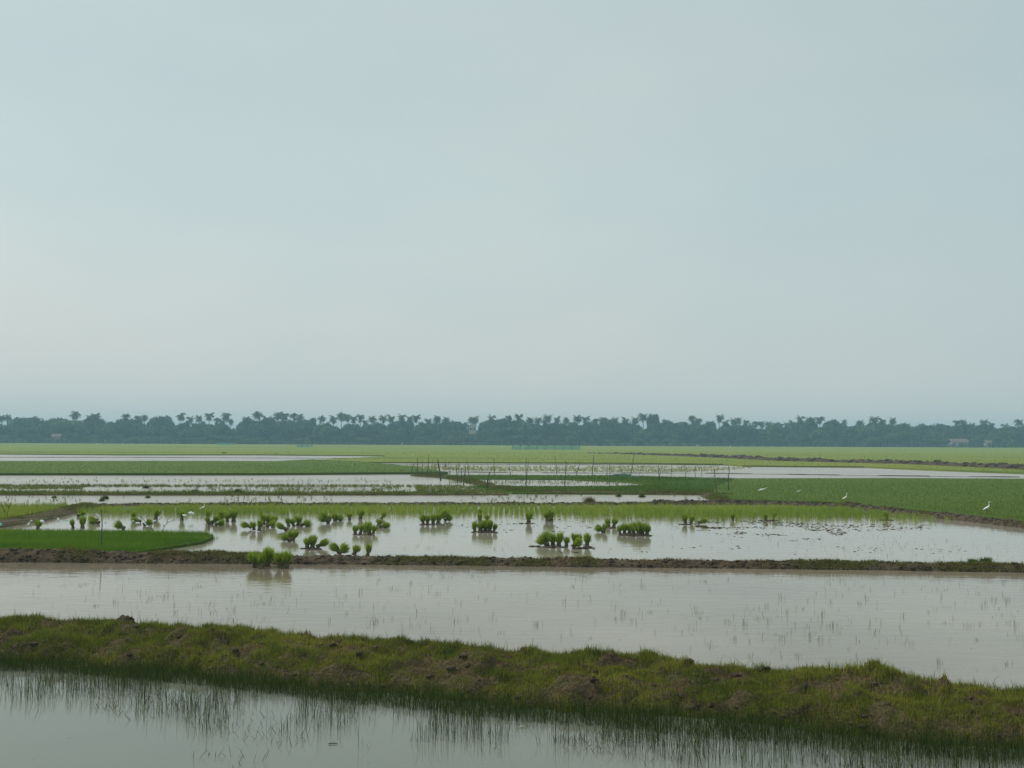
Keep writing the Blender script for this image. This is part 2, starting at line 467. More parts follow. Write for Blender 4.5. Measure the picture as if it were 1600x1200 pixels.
B11 = [(640, 744), (690, 747.5), (725, 754), (760, 764), (800, 770), (850, 772.5), (1000, 773), (1120, 774.5), (1150, 786)]
B12 = [(-600, 774.2), (0, 774.2), (400, 774.4), (700, 774.2), (800, 774)]
bank12, G12 = bank('grassy_bank', B12, lambda u: 0.6, lambda u: 0.09, M['soil_grass'], 'thin green edge between the marsh grass and the next water strip', step=0.2, nt_=8, seed=103, rough=0.04, clod=0.03, clodf=2)
bank11, G11 = bank('grassy_bank', B11, lambda u: 1.0, lambda u: 0.14, M['soil_grass'], 'grassy edge curving round the netted enclosure', step=0.15, nt_=10, seed=97, rough=0.07, clod=0.05, clodf=2)

# ------------------------------------------------------------------ fields (raised crop beds)
def slab(name, poly, ztop, mat, label, extra=None, cat='rice field'):
    top = [tuple(p) for p in pathw(poly, ztop)]
    if extra: top += extra
    n = len(top)
    tris = tessellate_polygon([[Vector(p) for p in top]])
    V = np.array(top + [(p[0], p[1], -0.3) for p in top])
    F = [tuple(t) for t in tris] + [(i, (i + 1) % n, n + (i + 1) % n, n + i) for i in range(n)]
    me = mesh_from(name, V, F)
    bm = bmesh.new(); bm.from_mesh(me); bmesh.ops.recalc_face_normals(bm, faces=bm.faces)
    bm.faces.ensure_lookup_table()
    if bm.faces[0].normal.z < 0: bmesh.ops.reverse_faces(bm, faces=bm.faces)
    bm.to_mesh(me); bm.free()
    return tag(link(name, me, mat), label, cat, kind='structure')

FAR = [(-900, 706), (-300, 707.5), (0, 708.6), (180, 710), (400, 710), (600, 711.5), (602, 713), (520, 716.8), (490, 718.5), (560, 721.5), (750, 721.8), (1000, 723), (1130, 724.5), (1160, 727), (1350, 728.5), (1420, 731.5), (1600, 738), (1900, 752), (2300, 768)]
slab('rice_field', FAR, 0.16, M['far_rice'], 'far yellow-green rice fields stretching to the tree line', extra=[(2400, 2900, 0.16), (-2400, 2900, 0.16)])
F2 = [(-900, 719.5), (-300, 720.5), (300, 720), (430, 720.5), (488, 717.5), (560, 721), (640, 728), (700, 737.5), (600, 737.8), (400, 739), (-300, 739), (-900, 739)]
slab('rice_field', F2, 0.18, M['green_rice'], 'dark green rice field at the left beyond the second water strip')
F4 = [(1150, 747.5), (1400, 747), (1600, 748), (2100, 750), (2300, 885), (1900, 848), (1600, 814), (1500, 803), (1420, 795), (1350, 788), (1300, 784), (1200, 781.5), (1140, 780), (1110, 772), (1120, 760)]
slab('rice_field', F4, 0.13, M['green_rice'], 'large even green rice field at the right where the egrets stand')
F4b = [(660, 742.5), (800, 742.5), (960, 743), (1150, 747.6), (1120, 760), (1111, 771), (1000, 771), (800, 770), (760, 765), (735, 759.5), (860, 760), (960, 759.5), (1025, 757), (960, 751.5), (880, 748.5), (780, 748), (700, 747.5)]
slab('rice_field', F4b, 0.07, M['green_rice'], 'green weedy plot inside the stakes and net')
F7 = [(-500, 829), (0, 829.5), (200, 831), (320, 833), (334, 838), (315, 846), (270, 853), (230, 859), (190, 866), (-500, 866)]
slab('seedbed', F7, 0.07, M['green_rice'], 'bright dense seedling nursery bed at the left behind the mud bank')

# ------------------------------------------------------------------ grass and rice (uncountable)
def grass(name, parts, label, mat='foliage', cat='grass'):
    V, F, C = join_arr(parts)
    me = mesh_from(name, V, F, cols=np.clip(C, 0, 1))
    return tag(link(name, me, M[mat]), label, cat, kind='stuff')

def field_blades(poly, n, z, h, w, ca, cb, nscale=0.3, lean=0.25, tri=True, dens=None, seed=0):
    p, pp = sample(poly, n, z)
    if dens is not None:
        k = rng.uniform(0, 1, n) < dens(pp[:, 0], pp[:, 1], p)
        p, pp = p[k], pp[k]
    m = len(p)
    d = np.hypot(p[:, 0], p[:, 1])
    t = np.clip(fbm(p[:, 0] * nscale * .4, p[:, 1] * nscale, seed, 4) * 2.2 - .6, 0, 1)
    t = np.clip(t + rng.normal(0, .12, m), 0, 1)
    ww = w * np.maximum(1.0, d / 30.0)
    p[:, 2] -= 0.03
    return blade_arrays(p, rng.uniform(h[0], h[1], m), ww * rng.uniform(.7, 1.3, m), np.abs(rng.normal(0, lean, m)), mixcol(m, ca, cb, t), tri=tri)

G_DK = (0.034, 0.088, 0.012); G_MD = (0.062, 0.125, 0.018); G_YL = (0.14, 0.19, 0.028); G_Y2 = (0.20, 0.24, 0.045)
# right field
grass('rice_plants', [field_blades(F4, 200000, 0.13, (0.07, 0.12), 0.009, (0.045, 0.088, 0.014), (0.068, 0.11, 0.020), nscale=.12, lean=.4, seed=2)], 'short dense green rice covering the right field', cat='rice plants')
grass('rice_plants', [field_blades(F4b, 40000, 0.07, (0.07, 0.14), 0.016, G_DK, (0.06, 0.11, 0.025), seed=3)], 'dark green weeds and rice inside the netted enclosure', cat='rice plants')
grass('rice_plants', [field_blades(F2, 30000, 0.18, (0.06, 0.13), 0.018, (0.05, 0.1, 0.016), (0.08, 0.13, 0.022), seed=4)], 'green rice covering the far left field', cat='rice plants')
FARN = [(-300, 704), (0, 704), (1900, 708), (1900, 752), (1600, 738), (1420, 731.5), (1350, 728.5), (1160, 727), (1130, 724.5), (1000, 723), (750, 721.8), (560, 721.5), (490, 718.5), (520, 716.8), (602, 713), (600, 711.5), (400, 710), (0, 708.6), (-300, 707.5)]
grass('rice_plants', [field_blades(FARN, 60000, 0.16, (0.06, 0.14), 0.018, (0.12, 0.17, 0.032), (0.18, 0.215, 0.045), nscale=.06, seed=5)], 'yellow-green rice on the far fields', cat='rice plants')
grass('rice_seedlings', [field_blades(F7, 130000, 0.07, (0.09, 0.16), 0.010, (0.045, 0.115, 0.012), (0.085, 0.165, 0.02), lean=.2, nscale=1.2, seed=6), field_blades([(x_, y_ + (2.2 if y_ > 834 else 0)) for x_, y_ in [(-500, 826), (0, 827), (200, 829), (322, 831.5), (342, 838), (321, 847), (276, 854), (235, 860), (195, 866), (-500, 866)]], 16000, 0.02, (0.05, 0.17), 0.010, (0.05, 0.11, 0.012), (0.10, 0.15, 0.022), lean=.35, seed=66)], 'dense bright green rice seedlings in the nursery bed', cat='seedlings')

# young transplanted rice in tufts
def tufts(poly, n, z, h, nb, w, ca, cb, spread=0.03, lean=0.35, dens=None, rows=None, seed=0):
    p, pp = sample(poly, n, z)
    if dens is not None:
        k = rng.uniform(0, 1, n) < dens(pp[:, 0], pp[:, 1], p)
        p, pp = p[k], pp[k]
    if rows:
        p[:, 0] = np.round(p[:, 0] / rows) * rows + rng.normal(0, rows * .13, len(p))
        p[:, 1] = np.round(p[:, 1] / rows) * rows + rng.normal(0, rows * .13, len(p))
    m = len(p) * nb
    q = np.repeat(p, nb, 0); q[:, :2] += rng.normal(0, spread, (m, 2))
    hh = np.repeat(rng.uniform(h[0], h[1], len(p)), nb) * rng.uniform(.7, 1.1, m)
    d = np.hypot(q[:, 0], q[:, 1])
    t = np.repeat(np.clip(fbm(p[:, 0] * .25, p[:, 1] * .6, seed, 3) * 1.8 - .4 + rng.normal(0, .2, len(p)), 0, 1), nb)
    return blade_arrays(q, hh, w * np.maximum(1, d / 30) * rng.uniform(.7, 1.3, m), np.abs(rng.normal(0, lean, m)), mixcol(m, ca, cb, t))

YR = [(120, 802), (160, 797), (260, 794.5), (600, 794), (1000, 793.5), (1200, 794.5), (1310, 797), (1350, 801), (1400, 807), (1455, 811), (1500, 815), (1440, 817.5), (1380, 816), (1200, 816), (1050, 816), (980, 815), (900, 811), (840, 807), (600, 806), (400, 807), (260, 806), (150, 806)]
def yd(px, py, p):
    top = 794; f = (py - top) / 16.0
    right = np.clip((px - 850) / 150, 0, 1)
    lim = 0.45 + 0.3 * right
    return np.clip(1 - np.clip(f - lim, 0, 1) * 2.2, 0.12, 1)
grass('young_rice', [tufts(YR, 7000, -0.01, (0.20, 0.32), 8, 0.007, (0.115, 0.195, 0.035), (0.175, 0.255, 0.055), rows=0.2, dens=yd, seed=8)], 'strip of freshly planted yellow-green rice behind the seedling bundles', cat='rice plants')
F6 = [(-400, 800), (-200, 796), (0, 794), (100, 793.5), (112, 798), (95, 804), (40, 812), (0, 818), (-60, 826), (-200, 845), (-400, 870)]
grass('young_rice', [tufts(F6, 9000, -0.01, (0.22, 0.33), 8, 0.009, (0.125, 0.19, 0.04), (0.19, 0.25, 0.065), seed=9)], 'yellow-green rice plot behind the slanting bank at the left', cat='rice plants')
# pale sparse rice far, between thin banks
PR = [(560, 727.5), (800, 727.5), (1000, 728.5), (1180, 731), (1120, 737), (1000, 738), (800, 737), (700, 735), (640, 733)]
grass('sparse_rice', [tufts(PR, 7000, -0.01, (0.12, 0.22), 4, 0.009, (0.13, 0.18, 0.04), (0.2, 0.23, 0.07), dens=lambda a, b, p: np.clip(fbm(p[:, 0] * .05, p[:, 1] * .05, 4, 3) * 2.6 - .55 + (b > 733) * .1, .1, 1), seed=10)], 'sparse pale rice standing in far water behind the stakes', cat='rice plants')
# weeds standing in the water at the left (y 755..772)
WS = [(-500, 759), (0, 758.5), (250, 758.5), (640, 759), (720, 759.5), (760, 765), (790, 770), (780, 773.0), (-500, 773.0)]
def wsd(px, py, p):
    f = (py - 757) / 16.5
    n = fbm(px * 0.012, py * .08, 12, 3)
    gap = ((f > 0.28) & (f < 0.74) & (px > 130) & (px < 650)) | ((f > .5) & (f < .68) & (px <= 130))
    return np.where(gap, np.clip((n - .46) * 2.4, 0.02, 1), 1.0)
grass('marsh_grass', [tufts(WS, 15000, -0.01, (0.08, 0.20), 5, 0.009, (0.05, 0.085, 0.02), (0.095, 0.12, 0.032), dens=wsd, spread=.05, seed=13)], 'belt of marsh grass with gleams of water at the left', cat='marsh grass')
# sprigs in water strips 741-754, 772-786
WS2 = [(0, 773), (1080, 773), (1120, 785), (0, 787)]
grass('water_weeds', [tufts(WS2, 650, -0.01, (0.10, 0.28), 4, 0.012, (0.06, 0.09, 0.03), (0.1, 0.13, 0.05), dens=lambda a, b, p: np.clip(fbm(a * .01, b * .05, 5, 3) * 3 - 1.1 + .3 * (b < 776), .02, 1), seed=15),
                       tufts([(0, 744), (560, 744), (620, 755), (0, 755)], 500, -0.01, (0.10, 0.22), 3, 0.010, (0.06, 0.09, 0.03), (0.1, 0.13, 0.05), dens=lambda a, b, p: np.clip((b - 747) / 8, 0, 1), seed=16),
                       tufts([(700, 750), (1000, 752), (1000, 758), (700, 757)], 500, -0.01, (0.10, 0.22), 3, 0.010, (0.06, 0.1, 0.03), (0.1, 0.15, 0.05), seed=17)], 'scattered weeds poking out of the far water strips', cat='water weeds')
# the paddy with the bundles and the middle paddy: single stems
def sp(px, py, p):
    return np.clip(fbm(px * .006, py * .03, 22, 3) * 3.2 - 1.15 + (px > 900) * .25, .03, 1)
grass('water_weeds', [tufts([(370, 812), (1600, 818), (1700, 880), (330, 868)], 900, -0.01, (0.04, 0.13), 2, 0.005, (0.05, 0.07, 0.03), (0.09, 0.11, 0.05), lean=.25, spread=.02, dens=sp, seed=23)], 'thin stray stems in the paddy of seedling bundles', cat='water weeds')
MW = [(-100, 900), (800, 900), (1700, 905), (1800, 1060), (1300, 1040), (800, 1000), (400, 975), (-100, 940)]
grass('water_weeds', [tufts(MW, 800, -0.01, (0.03, 0.13), 2, 0.005, (0.07, 0.09, 0.05), (0.11, 0.13, 0.07), lean=.22, spread=.012, dens=sp, seed=24),
                       tufts(MW, 170, -0.01, (0.05, 0.14), 7, 0.005, (0.05, 0.08, 0.028), (0.11, 0.13, 0.045), lean=.5, spread=.035, dens=sp, seed=25)], 'thin stems and sprigs standing in the wide middle paddy', cat='water weeds')

# bank grass -----------------------------------------------------------
def clodmask(p, seed=3):
    return fbm(p[:, 0] * 2.8, p[:, 1] * 4.2, 44, 5)
n3 = 420000
p, u, t = bank_points(G3, n3, 0.0, 0.98)
cm = clodmask(p)
crest = np.clip((t - .55) * 4, 0, 1)
keep = rng.uniform(0, 1, n3) < np.clip((cm - .44) * 5 + .4 + .45 * crest, .30, 1)
p, u, t, cm, crest = p[keep], u[keep], t[keep], cm[keep], crest[keep]
m = len(p)
gt = np.clip(fbm(p[:, 0] * .9, p[:, 1] * 1.5, 46, 4) * 2.4 - .7, 0, 1)
cg = mixcol(m, (0.052, 0.082, 0.017), (0.138, 0.166, 0.040), gt, j=.35)
bz = np.clip(bumpf(p[:, 0], p[:, 1]) / .05, 0, 1)
dry = rng.uniform(0, 1, m) < np.clip(.62 - (cm - .38) * 4.4 + .35 * bz * (fbm(p[:, 0] * 2.2, p[:, 1] * 2.2, 305, 3) - .3) * 2, .10, .92)
cd = mixcol(m, (0.045, 0.032, 0.022), (0.120, 0.086, 0.056), j=.4)
cc = np.where(dry[:, None], cd, cg)
hh = rng.uniform(.025, .075, m) * (1 + .8 * crest * rng.uniform(0, 1, m)) * np.where(rng.uniform(0, 1, m) < .02, 1.9, 1.0) * np.where(dry, .75, 1)
p[:, 2] -= .008
grass('grass', [blade_arrays(p, hh, np.full(m, .0065) * rng.uniform(.6, 1.4, m), np.abs(rng.normal(.35, .4, m)), cc)], 'short tufty green and brown grass on the broad foreground bank')
# longer clumps
pc, uc, tcl = bank_points(G3, 420, 0.02, 0.97)
nb = 45
q = np.repeat(pc, nb, 0); q[:, :2] += rng.normal(0, .06, (len(q), 2)); q[:, 2] -= .01
ccl = np.repeat(mixcol(len(pc), (0.045, 0.08, 0.015), (0.115, 0.15, 0.03)), nb, 0) * rng.uniform(.75, 1.25, (len(q), 1))
grass('grass_clumps', [blade_arrays(q, np.repeat(rng.uniform(.07, .15, len(pc)), nb) * rng.uniform(.6, 1.2, len(q)), np.full(len(q), .006), np.abs(rng.normal(.2, .4, len(q))), ccl)], 'taller fresh grass clumps dotted over the foreground bank')
# grass on other banks
def bankgrass(G, n, h, w, ca, cb, thr, seed, t0=0.05, t1=.95, sc=.8):
    p, u, t = bank_points(G, n, t0, t1)
    k = rng.uniform(0, 1, n) < np.clip((fbm(p[:, 0] * sc, p[:, 1] * sc, seed, 3) - thr) * 6, .04, 1)
    p = p[k]; m = len(p)
    return blade_arrays(p, rng.uniform(h[0], h[1], m), w * rng.uniform(.7, 1.3, m), np.abs(rng.normal(.2, .35, m)), mixcol(m, ca, cb, j=.3))
grass('grass', [bankgrass(G2, 60000, (.03, .08), .011, (.05, .07, .02), (.10, .12, .035), .50, 131),
                bankgrass(G2, 12000, (.03, .06), .011, (.10, .075, .045), (.17, .13, .08), .40, 132)], 'patchy low grass on the mud bank behind the middle paddy')
grass('grass', [bankgrass(G5, 24000, (.04, .10), .012, (.05, .07, .02), (.10, .12, .035), .38, 133),
                bankgrass(G4, 16000, (.04, .09), .016, (.06, .075, .025), (.10, .11, .04), .52, 134),
                bankgrass(G10, 9000, (.08, .16), .03, (.05, .08, .02), (.09, .11, .03), .40, 135),
                bankgrass(G12, 14000, (.06, .13), .02, (.05, .085, .02), (.10, .13, .03), .30, 137),
                bankgrass(G11, 12000, (.08, .2), .022, (.05, .08, .02), (.09, .11, .03), .36, 136)], 'thin grass on the low banks farther back')

# reeds standing in the near channel in front of the bank --------------------
s3, x3, y3 = resample(w3, 0.05)
tx = np.gradient(x3); ty = np.gradient(y3); l3 = np.hypot(tx, ty); nx3, ny3 = ty / l3, -tx / l3    # towards the camera
sgn = np.where(ny3 > 0, -1, 1); nx3 *= sgn; ny3 *= sgn
def reed_pts(n, dmin, dmax, power=1.0, wide=False):
    i = rng.integers(0, len(s3), n)
    wv = (.5 + .8 * vnoise(s3[i] * .55, s3[i] * 0, 91)) * np.clip(.85 + x3[i] / 12, .55, 1.25)
    if wide: wv = .55 + .95 * vnoise(s3[i] * .7, s3[i] * 0, 92)
    d = dmin + (dmax * wv - dmin) * rng.uniform(0, 1, n) ** power
    q = np.stack([x3[i] + nx3[i] * d, y3[i] + ny3[i] * d, np.full(n, -.01)], 1)
    q[:, :2] += rng.normal(0, .03, (n, 2)); return q, d
parts = []
q, d = reed_pts(32000, -.25, .62, 1.2)
parts.append(blade_arrays(q, rng.uniform(.06, .17, len(q)), np.full(len(q), .006), np.abs(rng.normal(.1, .35, len(q))), mixcol(len(q), (.014, .030, .010), (.036, .060, .018), j=.35)))
q, d = reed_pts(17000, .10, 1.75, 1.25, True)
k = fbm(q[:, 0] * 1.6, q[:, 1] * 1.2, 93, 3) > .42; q = q[k]
parts.append(blade_arrays(q, rng.uniform(.06, .31, len(q)), rng.uniform(.003, .007, len(q)), np.abs(rng.normal(0, .26, len(q))), mixcol(len(q), (.014, .030, .012), (.040, .066, .024), j=.35)))
grass('reeds', parts, 'green reeds standing in the near channel along the bank', cat='reeds')
# broken, crooked stems farther out
q, d = reed_pts(4500, .7, 2.2, 1.0, True)
k = fbm(q[:, 0] * 1.3, q[:, 1] * 1.3, 95, 3) > .5; q = q[k]; m = len(q)
az = rng.uniform(0, 2 * np.pi, m)
grass('broken_stems', [blade_arrays(q, rng.uniform(.05, .16, m), np.full(m, .006), rng.uniform(.3, 1.35, m), mixcol(m, (.05, .055, .025), (.13, .10, .06), j=.3), bend=2.0)], 'crooked brown and green stems at the outer edge of the reeds', mat='dry', cat='dead stems')

M['straw0'] = plain_mat('straw0', (.13, .11, .075), var=.4, scale=1)
# ------------------------------------------------------------------ mud crumbs in the bundle paddy
def lumps(name, spots, zr, label, mat, cat, kind='stuff', flat=.35):
    """spots: (N,3) centre + size; squashed irregular lumps"""
    base = bmesh.new(); bmesh.ops.create_icosphere(base, subdivisions=1, radius=1)
    bv = np.array([v.co[:] for v in base.verts]); bf = np.array([[v.index for v in f.verts] for f in base.faces]); base.free()
    V = []; F = []; n = 0
    for (x, y, z, s) in spots:
        v = bv * rng.uniform(.7, 1.25, (len(bv), 1)) * np.array([s * rng.uniform(.8, 1.7), s * rng.uniform(.7, 1.2), s * flat])
        a = rng.uniform(-.5, .5); c, sn = math.cos(a), math.sin(a)
        v = v @ np.array([[c, -sn, 0], [sn, c, 0], [0, 0, 1]]).T
        V.append(v + [x, y, z]); F.append(bf + n); n += len(bv)
    me = mesh_from(name, np.concatenate(V), [np.concatenate(F)])
    return tag(link(name, me, mat), label, cat, kind=kind)
def patch_spots(poly, n, s, z, dens=None):
    p, pp = sample(poly, n, z)
    if dens is not None:
        k = rng.uniform(0, 1, n) < dens(pp[:, 0], pp[:, 1], p); p = p[k]
    return np.c_[p, rng.uniform(s[0], s[1], len(p)) * rng.uniform(.5, 1, len(p))]
mud_d = lambda a, b, p: np.clip((fbm(p[:, 0] * .9, p[:, 1] * .9, 71, 3) - .5) * 7, 0, 1)
mudsp = np.concatenate([patch_spots([(1075, 815), (1160, 813), (1340, 815), (1345, 826), (1300, 842), (1190, 850), (1130, 836), (1060, 828)], 2200, (.015, .06), 0.0, mud_d),
                        patch_spots([(1340, 818), (1460, 818), (1450, 828), (1330, 830)], 120, (.02, .07), 0.0),
                        patch_spots([(640, 806), (1100, 814), (1120, 826), (760, 834), (620, 812)], 500, (.02, .06), 0.0, mud_d),
                        patch_spots([(840, 848), (1250, 852), (1550, 860), (1500, 868), (850, 866)], 240, (.02, .06), 0.0, mud_d)])
lumps('mud_crumbs', mudsp, 0, 'wet brown mud crumbs breaking the water of the bundle paddy', M['soil'], 'mud', flat=.28)
lumps('floating_bits', np.concatenate([patch_spots(MW, 420, (.006, .02), 0.0, lambda a, b, p: np.clip((fbm(p[:, 0] * .5, p[:, 1] * .8, 75, 3) - .4) * 4, .05, 1)),
      patch_spots([(380, 812), (1600, 825), (1600, 872), (350, 866)], 260, (.01, .03), 0.0), patch_spots([(-50, 1080), (500, 1130), (1100, 1180), (1200, 1200), (-50, 1200)], 50, (.004, .010), 0.0)]), 0,
      'tiny floating bits of straw and mud scum on the paddy water', M['straw0'], 'debris', flat=.12)
# clods on the banks
def bank_lumps(G, n, s, t0, t1):
    p, u, t = bank_points(G, n, t0, t1); return np.c_[p, rng.uniform(s[0], s[1], n)]
lumps('clods', bank_lumps(G3, 700, (.015, .05), .05, .95), 0, 'brown earth clods scattered on the foreground bank', M['soil'], 'clods', flat=.7)
lumps('clods', np.concatenate([bank_lumps(G2, 1500, (.02, .055), .1, .8)]), 0, 'dark crumbly clods along the mud bank', M['soil'], 'clods', flat=.7)
lumps('clods', np.concatenate([bank_lumps(G4, 1100, (.025, .07), .2, .8), bank_lumps(G6, 500, (.1, .3), .2, .8)]), 0, 'clods heaped along the far low banks', M['soil'], 'clods', flat=.7)

def crest_z(px, py):
    g = G3[:, 20:56].reshape(-1, 3); v = (g - np.array([0, 0, CAM_H])) @ CR
    X = 800 - FPX * v[:, 0] / v[:, 2]; Yp = 600 + FPX * v[:, 1] / v[:, 2]
    c = np.abs(X - px) < 3
    gg = g[c]; yy = Yp[c]; i = np.argmin(np.abs(yy - py)); return gg[i]
def clod(name, px, py, z, s, label):
    me = bpy.data.meshes.new('mud_clod')
    bm = bmesh.new(); bmesh.ops.create_icosphere(bm, subdivisions=4, radius=1)
    sd = Vector((px, py, 0))
    for v in bm.verts:
        n = mnoise.fractal(v.co * 1.6 + sd, 1.0, 2.0, 5)
        v.co *= 1 + .55 * n
        v.co.x *= s[0]; v.co.y *= s[1]; v.co.z *= s[2]
    for f in bm.faces: f.smooth = True
    bm.to_mesh(me); bm.free()
    o = link(name, me, M['soil']); o.location = Vector(crest_z(px, py)) + Vector((0, 0, s[2] * .15))
    return tag(o, label, 'clod')
clod('mud_clod', 193, 963, .42, (.13, .10, .075), 'big bare brown clod on the crest of the foreground bank, far left')
clod('mud_clod', 172, 965, .38, (.09, .08, .05), 'low clod just left of the big bare clod on the bank crest')
clod('mud_clod', 1078, 1021, .36, (.045, .04, .026), 'small dark clod on the bank crest right of centre')
clod('mud_clod', 1137, 1024, .37, (.09, .06, .05), 'flat-topped clod on the crest beside a green grass patch')
clod('mud_clod', 1196, 1031, .36, (.07, .06, .04), 'rounded low clod on the bank crest right of the flat-topped one')

# ------------------------------------------------------------------ rice seedling bundles
def bundle_meshes(k):
    r = np.random.default_rng(100 + k)
    # stems: flared foot, narrow tie
    n = 90
    a = r.uniform(0, 2 * np.pi, n); rr = np.sqrt(r.uniform(0, 1, n))
    foot = np.stack([np.cos(a) * rr * .085, np.sin(a) * rr * .085, np.full(n, -.02)], 1)
    tie = np.stack([np.cos(a) * rr * .05, np.sin(a) * rr * .05, np.full(n, .15) + r.uniform(-.01, .03, n)], 1)
    wv = np.stack([-np.sin(a + r.normal(0, .5, n)), np.cos(a), np.zeros(n)], 1) * .009
    V = np.stack([foot - wv, foot + wv, tie + wv * .7, tie - wv * .7], 1).reshape(-1, 3)
    F = [np.arange(4 * n).reshape(-1, 4)]
    C = np.repeat(mixcol(n, (.11, .085, .05), (.17, .16, .08)), 4, 0)
    # solid core
    ring = 10; zs = [-.02, .06, .15]; rs = [.08, .06, .045]
    cv = []; cf = []
    for z, q in zip(zs, rs):
        for i in range(ring): cv.append((q * math.cos(i * 2 * math.pi / ring), q * math.sin(i * 2 * math.pi / ring), z))
    for j in range(2):
        for i in range(ring): cf.append((j * ring + i, j * ring + (i + 1) % ring, (j + 1) * ring + (i + 1) % ring, (j + 1) * ring + i))
    cv = np.array(cv); cf = np.array(cf)
    V2, F2_, C2 = join_arr([(V, F, C), (cv, [cf], np.tile([.10, .078, .048], (len(cv), 1)))])
    stems = mesh_from('stems', V2, F2_, cols=C2)
    stems.materials.append(M['dry'])
    # leaves
    n = 380
    spread = r.uniform(.10, .14); flat = r.uniform(.025, .075); hk = r.uniform(.25, .31); skew = r.normal(0, .03, 2)
    a = r.uniform(0, 2 * np.pi, n); rr = np.sqrt(r.uniform(0, 1, n))
    lump = .85 + .3 * vnoise(a * 1.6, a * 0, 40 + k)
    b = np.stack([np.cos(a) * rr * .052, np.sin(a) * rr * .052, r.uniform(.09, .15, n)], 1)
    outr = rr * (spread * lump + r.normal(0, .012, n))
    h = hk + flat * (1 - rr ** 2) + r.normal(0, .042, n) * (1 + .5 * rr) + (r.uniform(0, 1, n) < .1) * r.uniform(.02, .09, n) + .05 * (lump - 1)
    z1 = .10 + (h - .10) * .60
    md = np.stack([np.cos(a) * outr * .92 + skew[0] * .4, np.sin(a) * outr * .92 + skew[1] * .4, z1], 1)
    tp = np.stack([np.cos(a) * outr * 1.18 + r.normal(0, .016, n) + skew[0], np.sin(a) * outr * 1.18 + r.normal(0, .016, n) + skew[1], h + .05], 1)
    th = r.uniform(0, 2 * np.pi, n)
    wv = np.stack([np.cos(th), np.sin(th), np.zeros(n)], 1) * .005
    V = np.stack([b - wv, b + wv, md + wv * 1.4, md - wv * 1.4, tp], 1).reshape(-1, 3)
    bb = np.arange(n)[:, None] * 5
    C = np.repeat(mixcol(n, (.075, .165, .020), (.22, .31, .042), j=.35), 5, 0)
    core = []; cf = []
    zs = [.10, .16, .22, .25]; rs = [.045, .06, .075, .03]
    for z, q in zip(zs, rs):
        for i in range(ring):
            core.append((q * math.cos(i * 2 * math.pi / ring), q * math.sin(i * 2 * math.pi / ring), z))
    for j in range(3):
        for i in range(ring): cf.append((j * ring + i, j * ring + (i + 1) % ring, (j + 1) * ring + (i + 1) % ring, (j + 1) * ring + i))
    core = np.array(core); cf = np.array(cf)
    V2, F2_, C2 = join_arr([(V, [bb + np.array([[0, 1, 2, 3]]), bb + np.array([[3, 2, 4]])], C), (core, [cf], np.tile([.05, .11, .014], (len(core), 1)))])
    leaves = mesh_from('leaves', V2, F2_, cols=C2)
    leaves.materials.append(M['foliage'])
    return stems, leaves
BM = [bundle_meshes(k) for k in range(10)]
bundle_src = []
def make_bundle(k):
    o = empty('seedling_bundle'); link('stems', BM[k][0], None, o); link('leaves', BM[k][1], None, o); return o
def copy_thing(src):
    r = src.copy(); COL.objects.link(r)
    for ch in src.children:
        c = ch.copy(); COL.objects.link(c); c.parent = r
    return r
ORD = ['first', 'second', 'third', 'fourth', 'fifth', 'sixth', 'seventh', 'eighth', 'ninth', 'tenth', 'eleventh', 'twelfth', 'thirteenth', 'fourteenth', 'fifteenth', 'sixteenth', 'seventeenth', 'eighteenth', 'nineteenth', 'twentieth', 'twenty-first', 'twenty-second', 'twenty-third', 'twenty-fourth', 'twenty-fifth', 'twenty-sixth', 'twenty-seventh', 'twenty-eighth', 'twenty-ninth', 'thirtieth', 'thirty-first', 'thirty-second', 'thirty-third', 'thirty-fourth', 'thirty-fifth', 'thirty-sixth', 'thirty-seventh', 'thirty-eighth', 'thirty-ninth', 'fortieth']
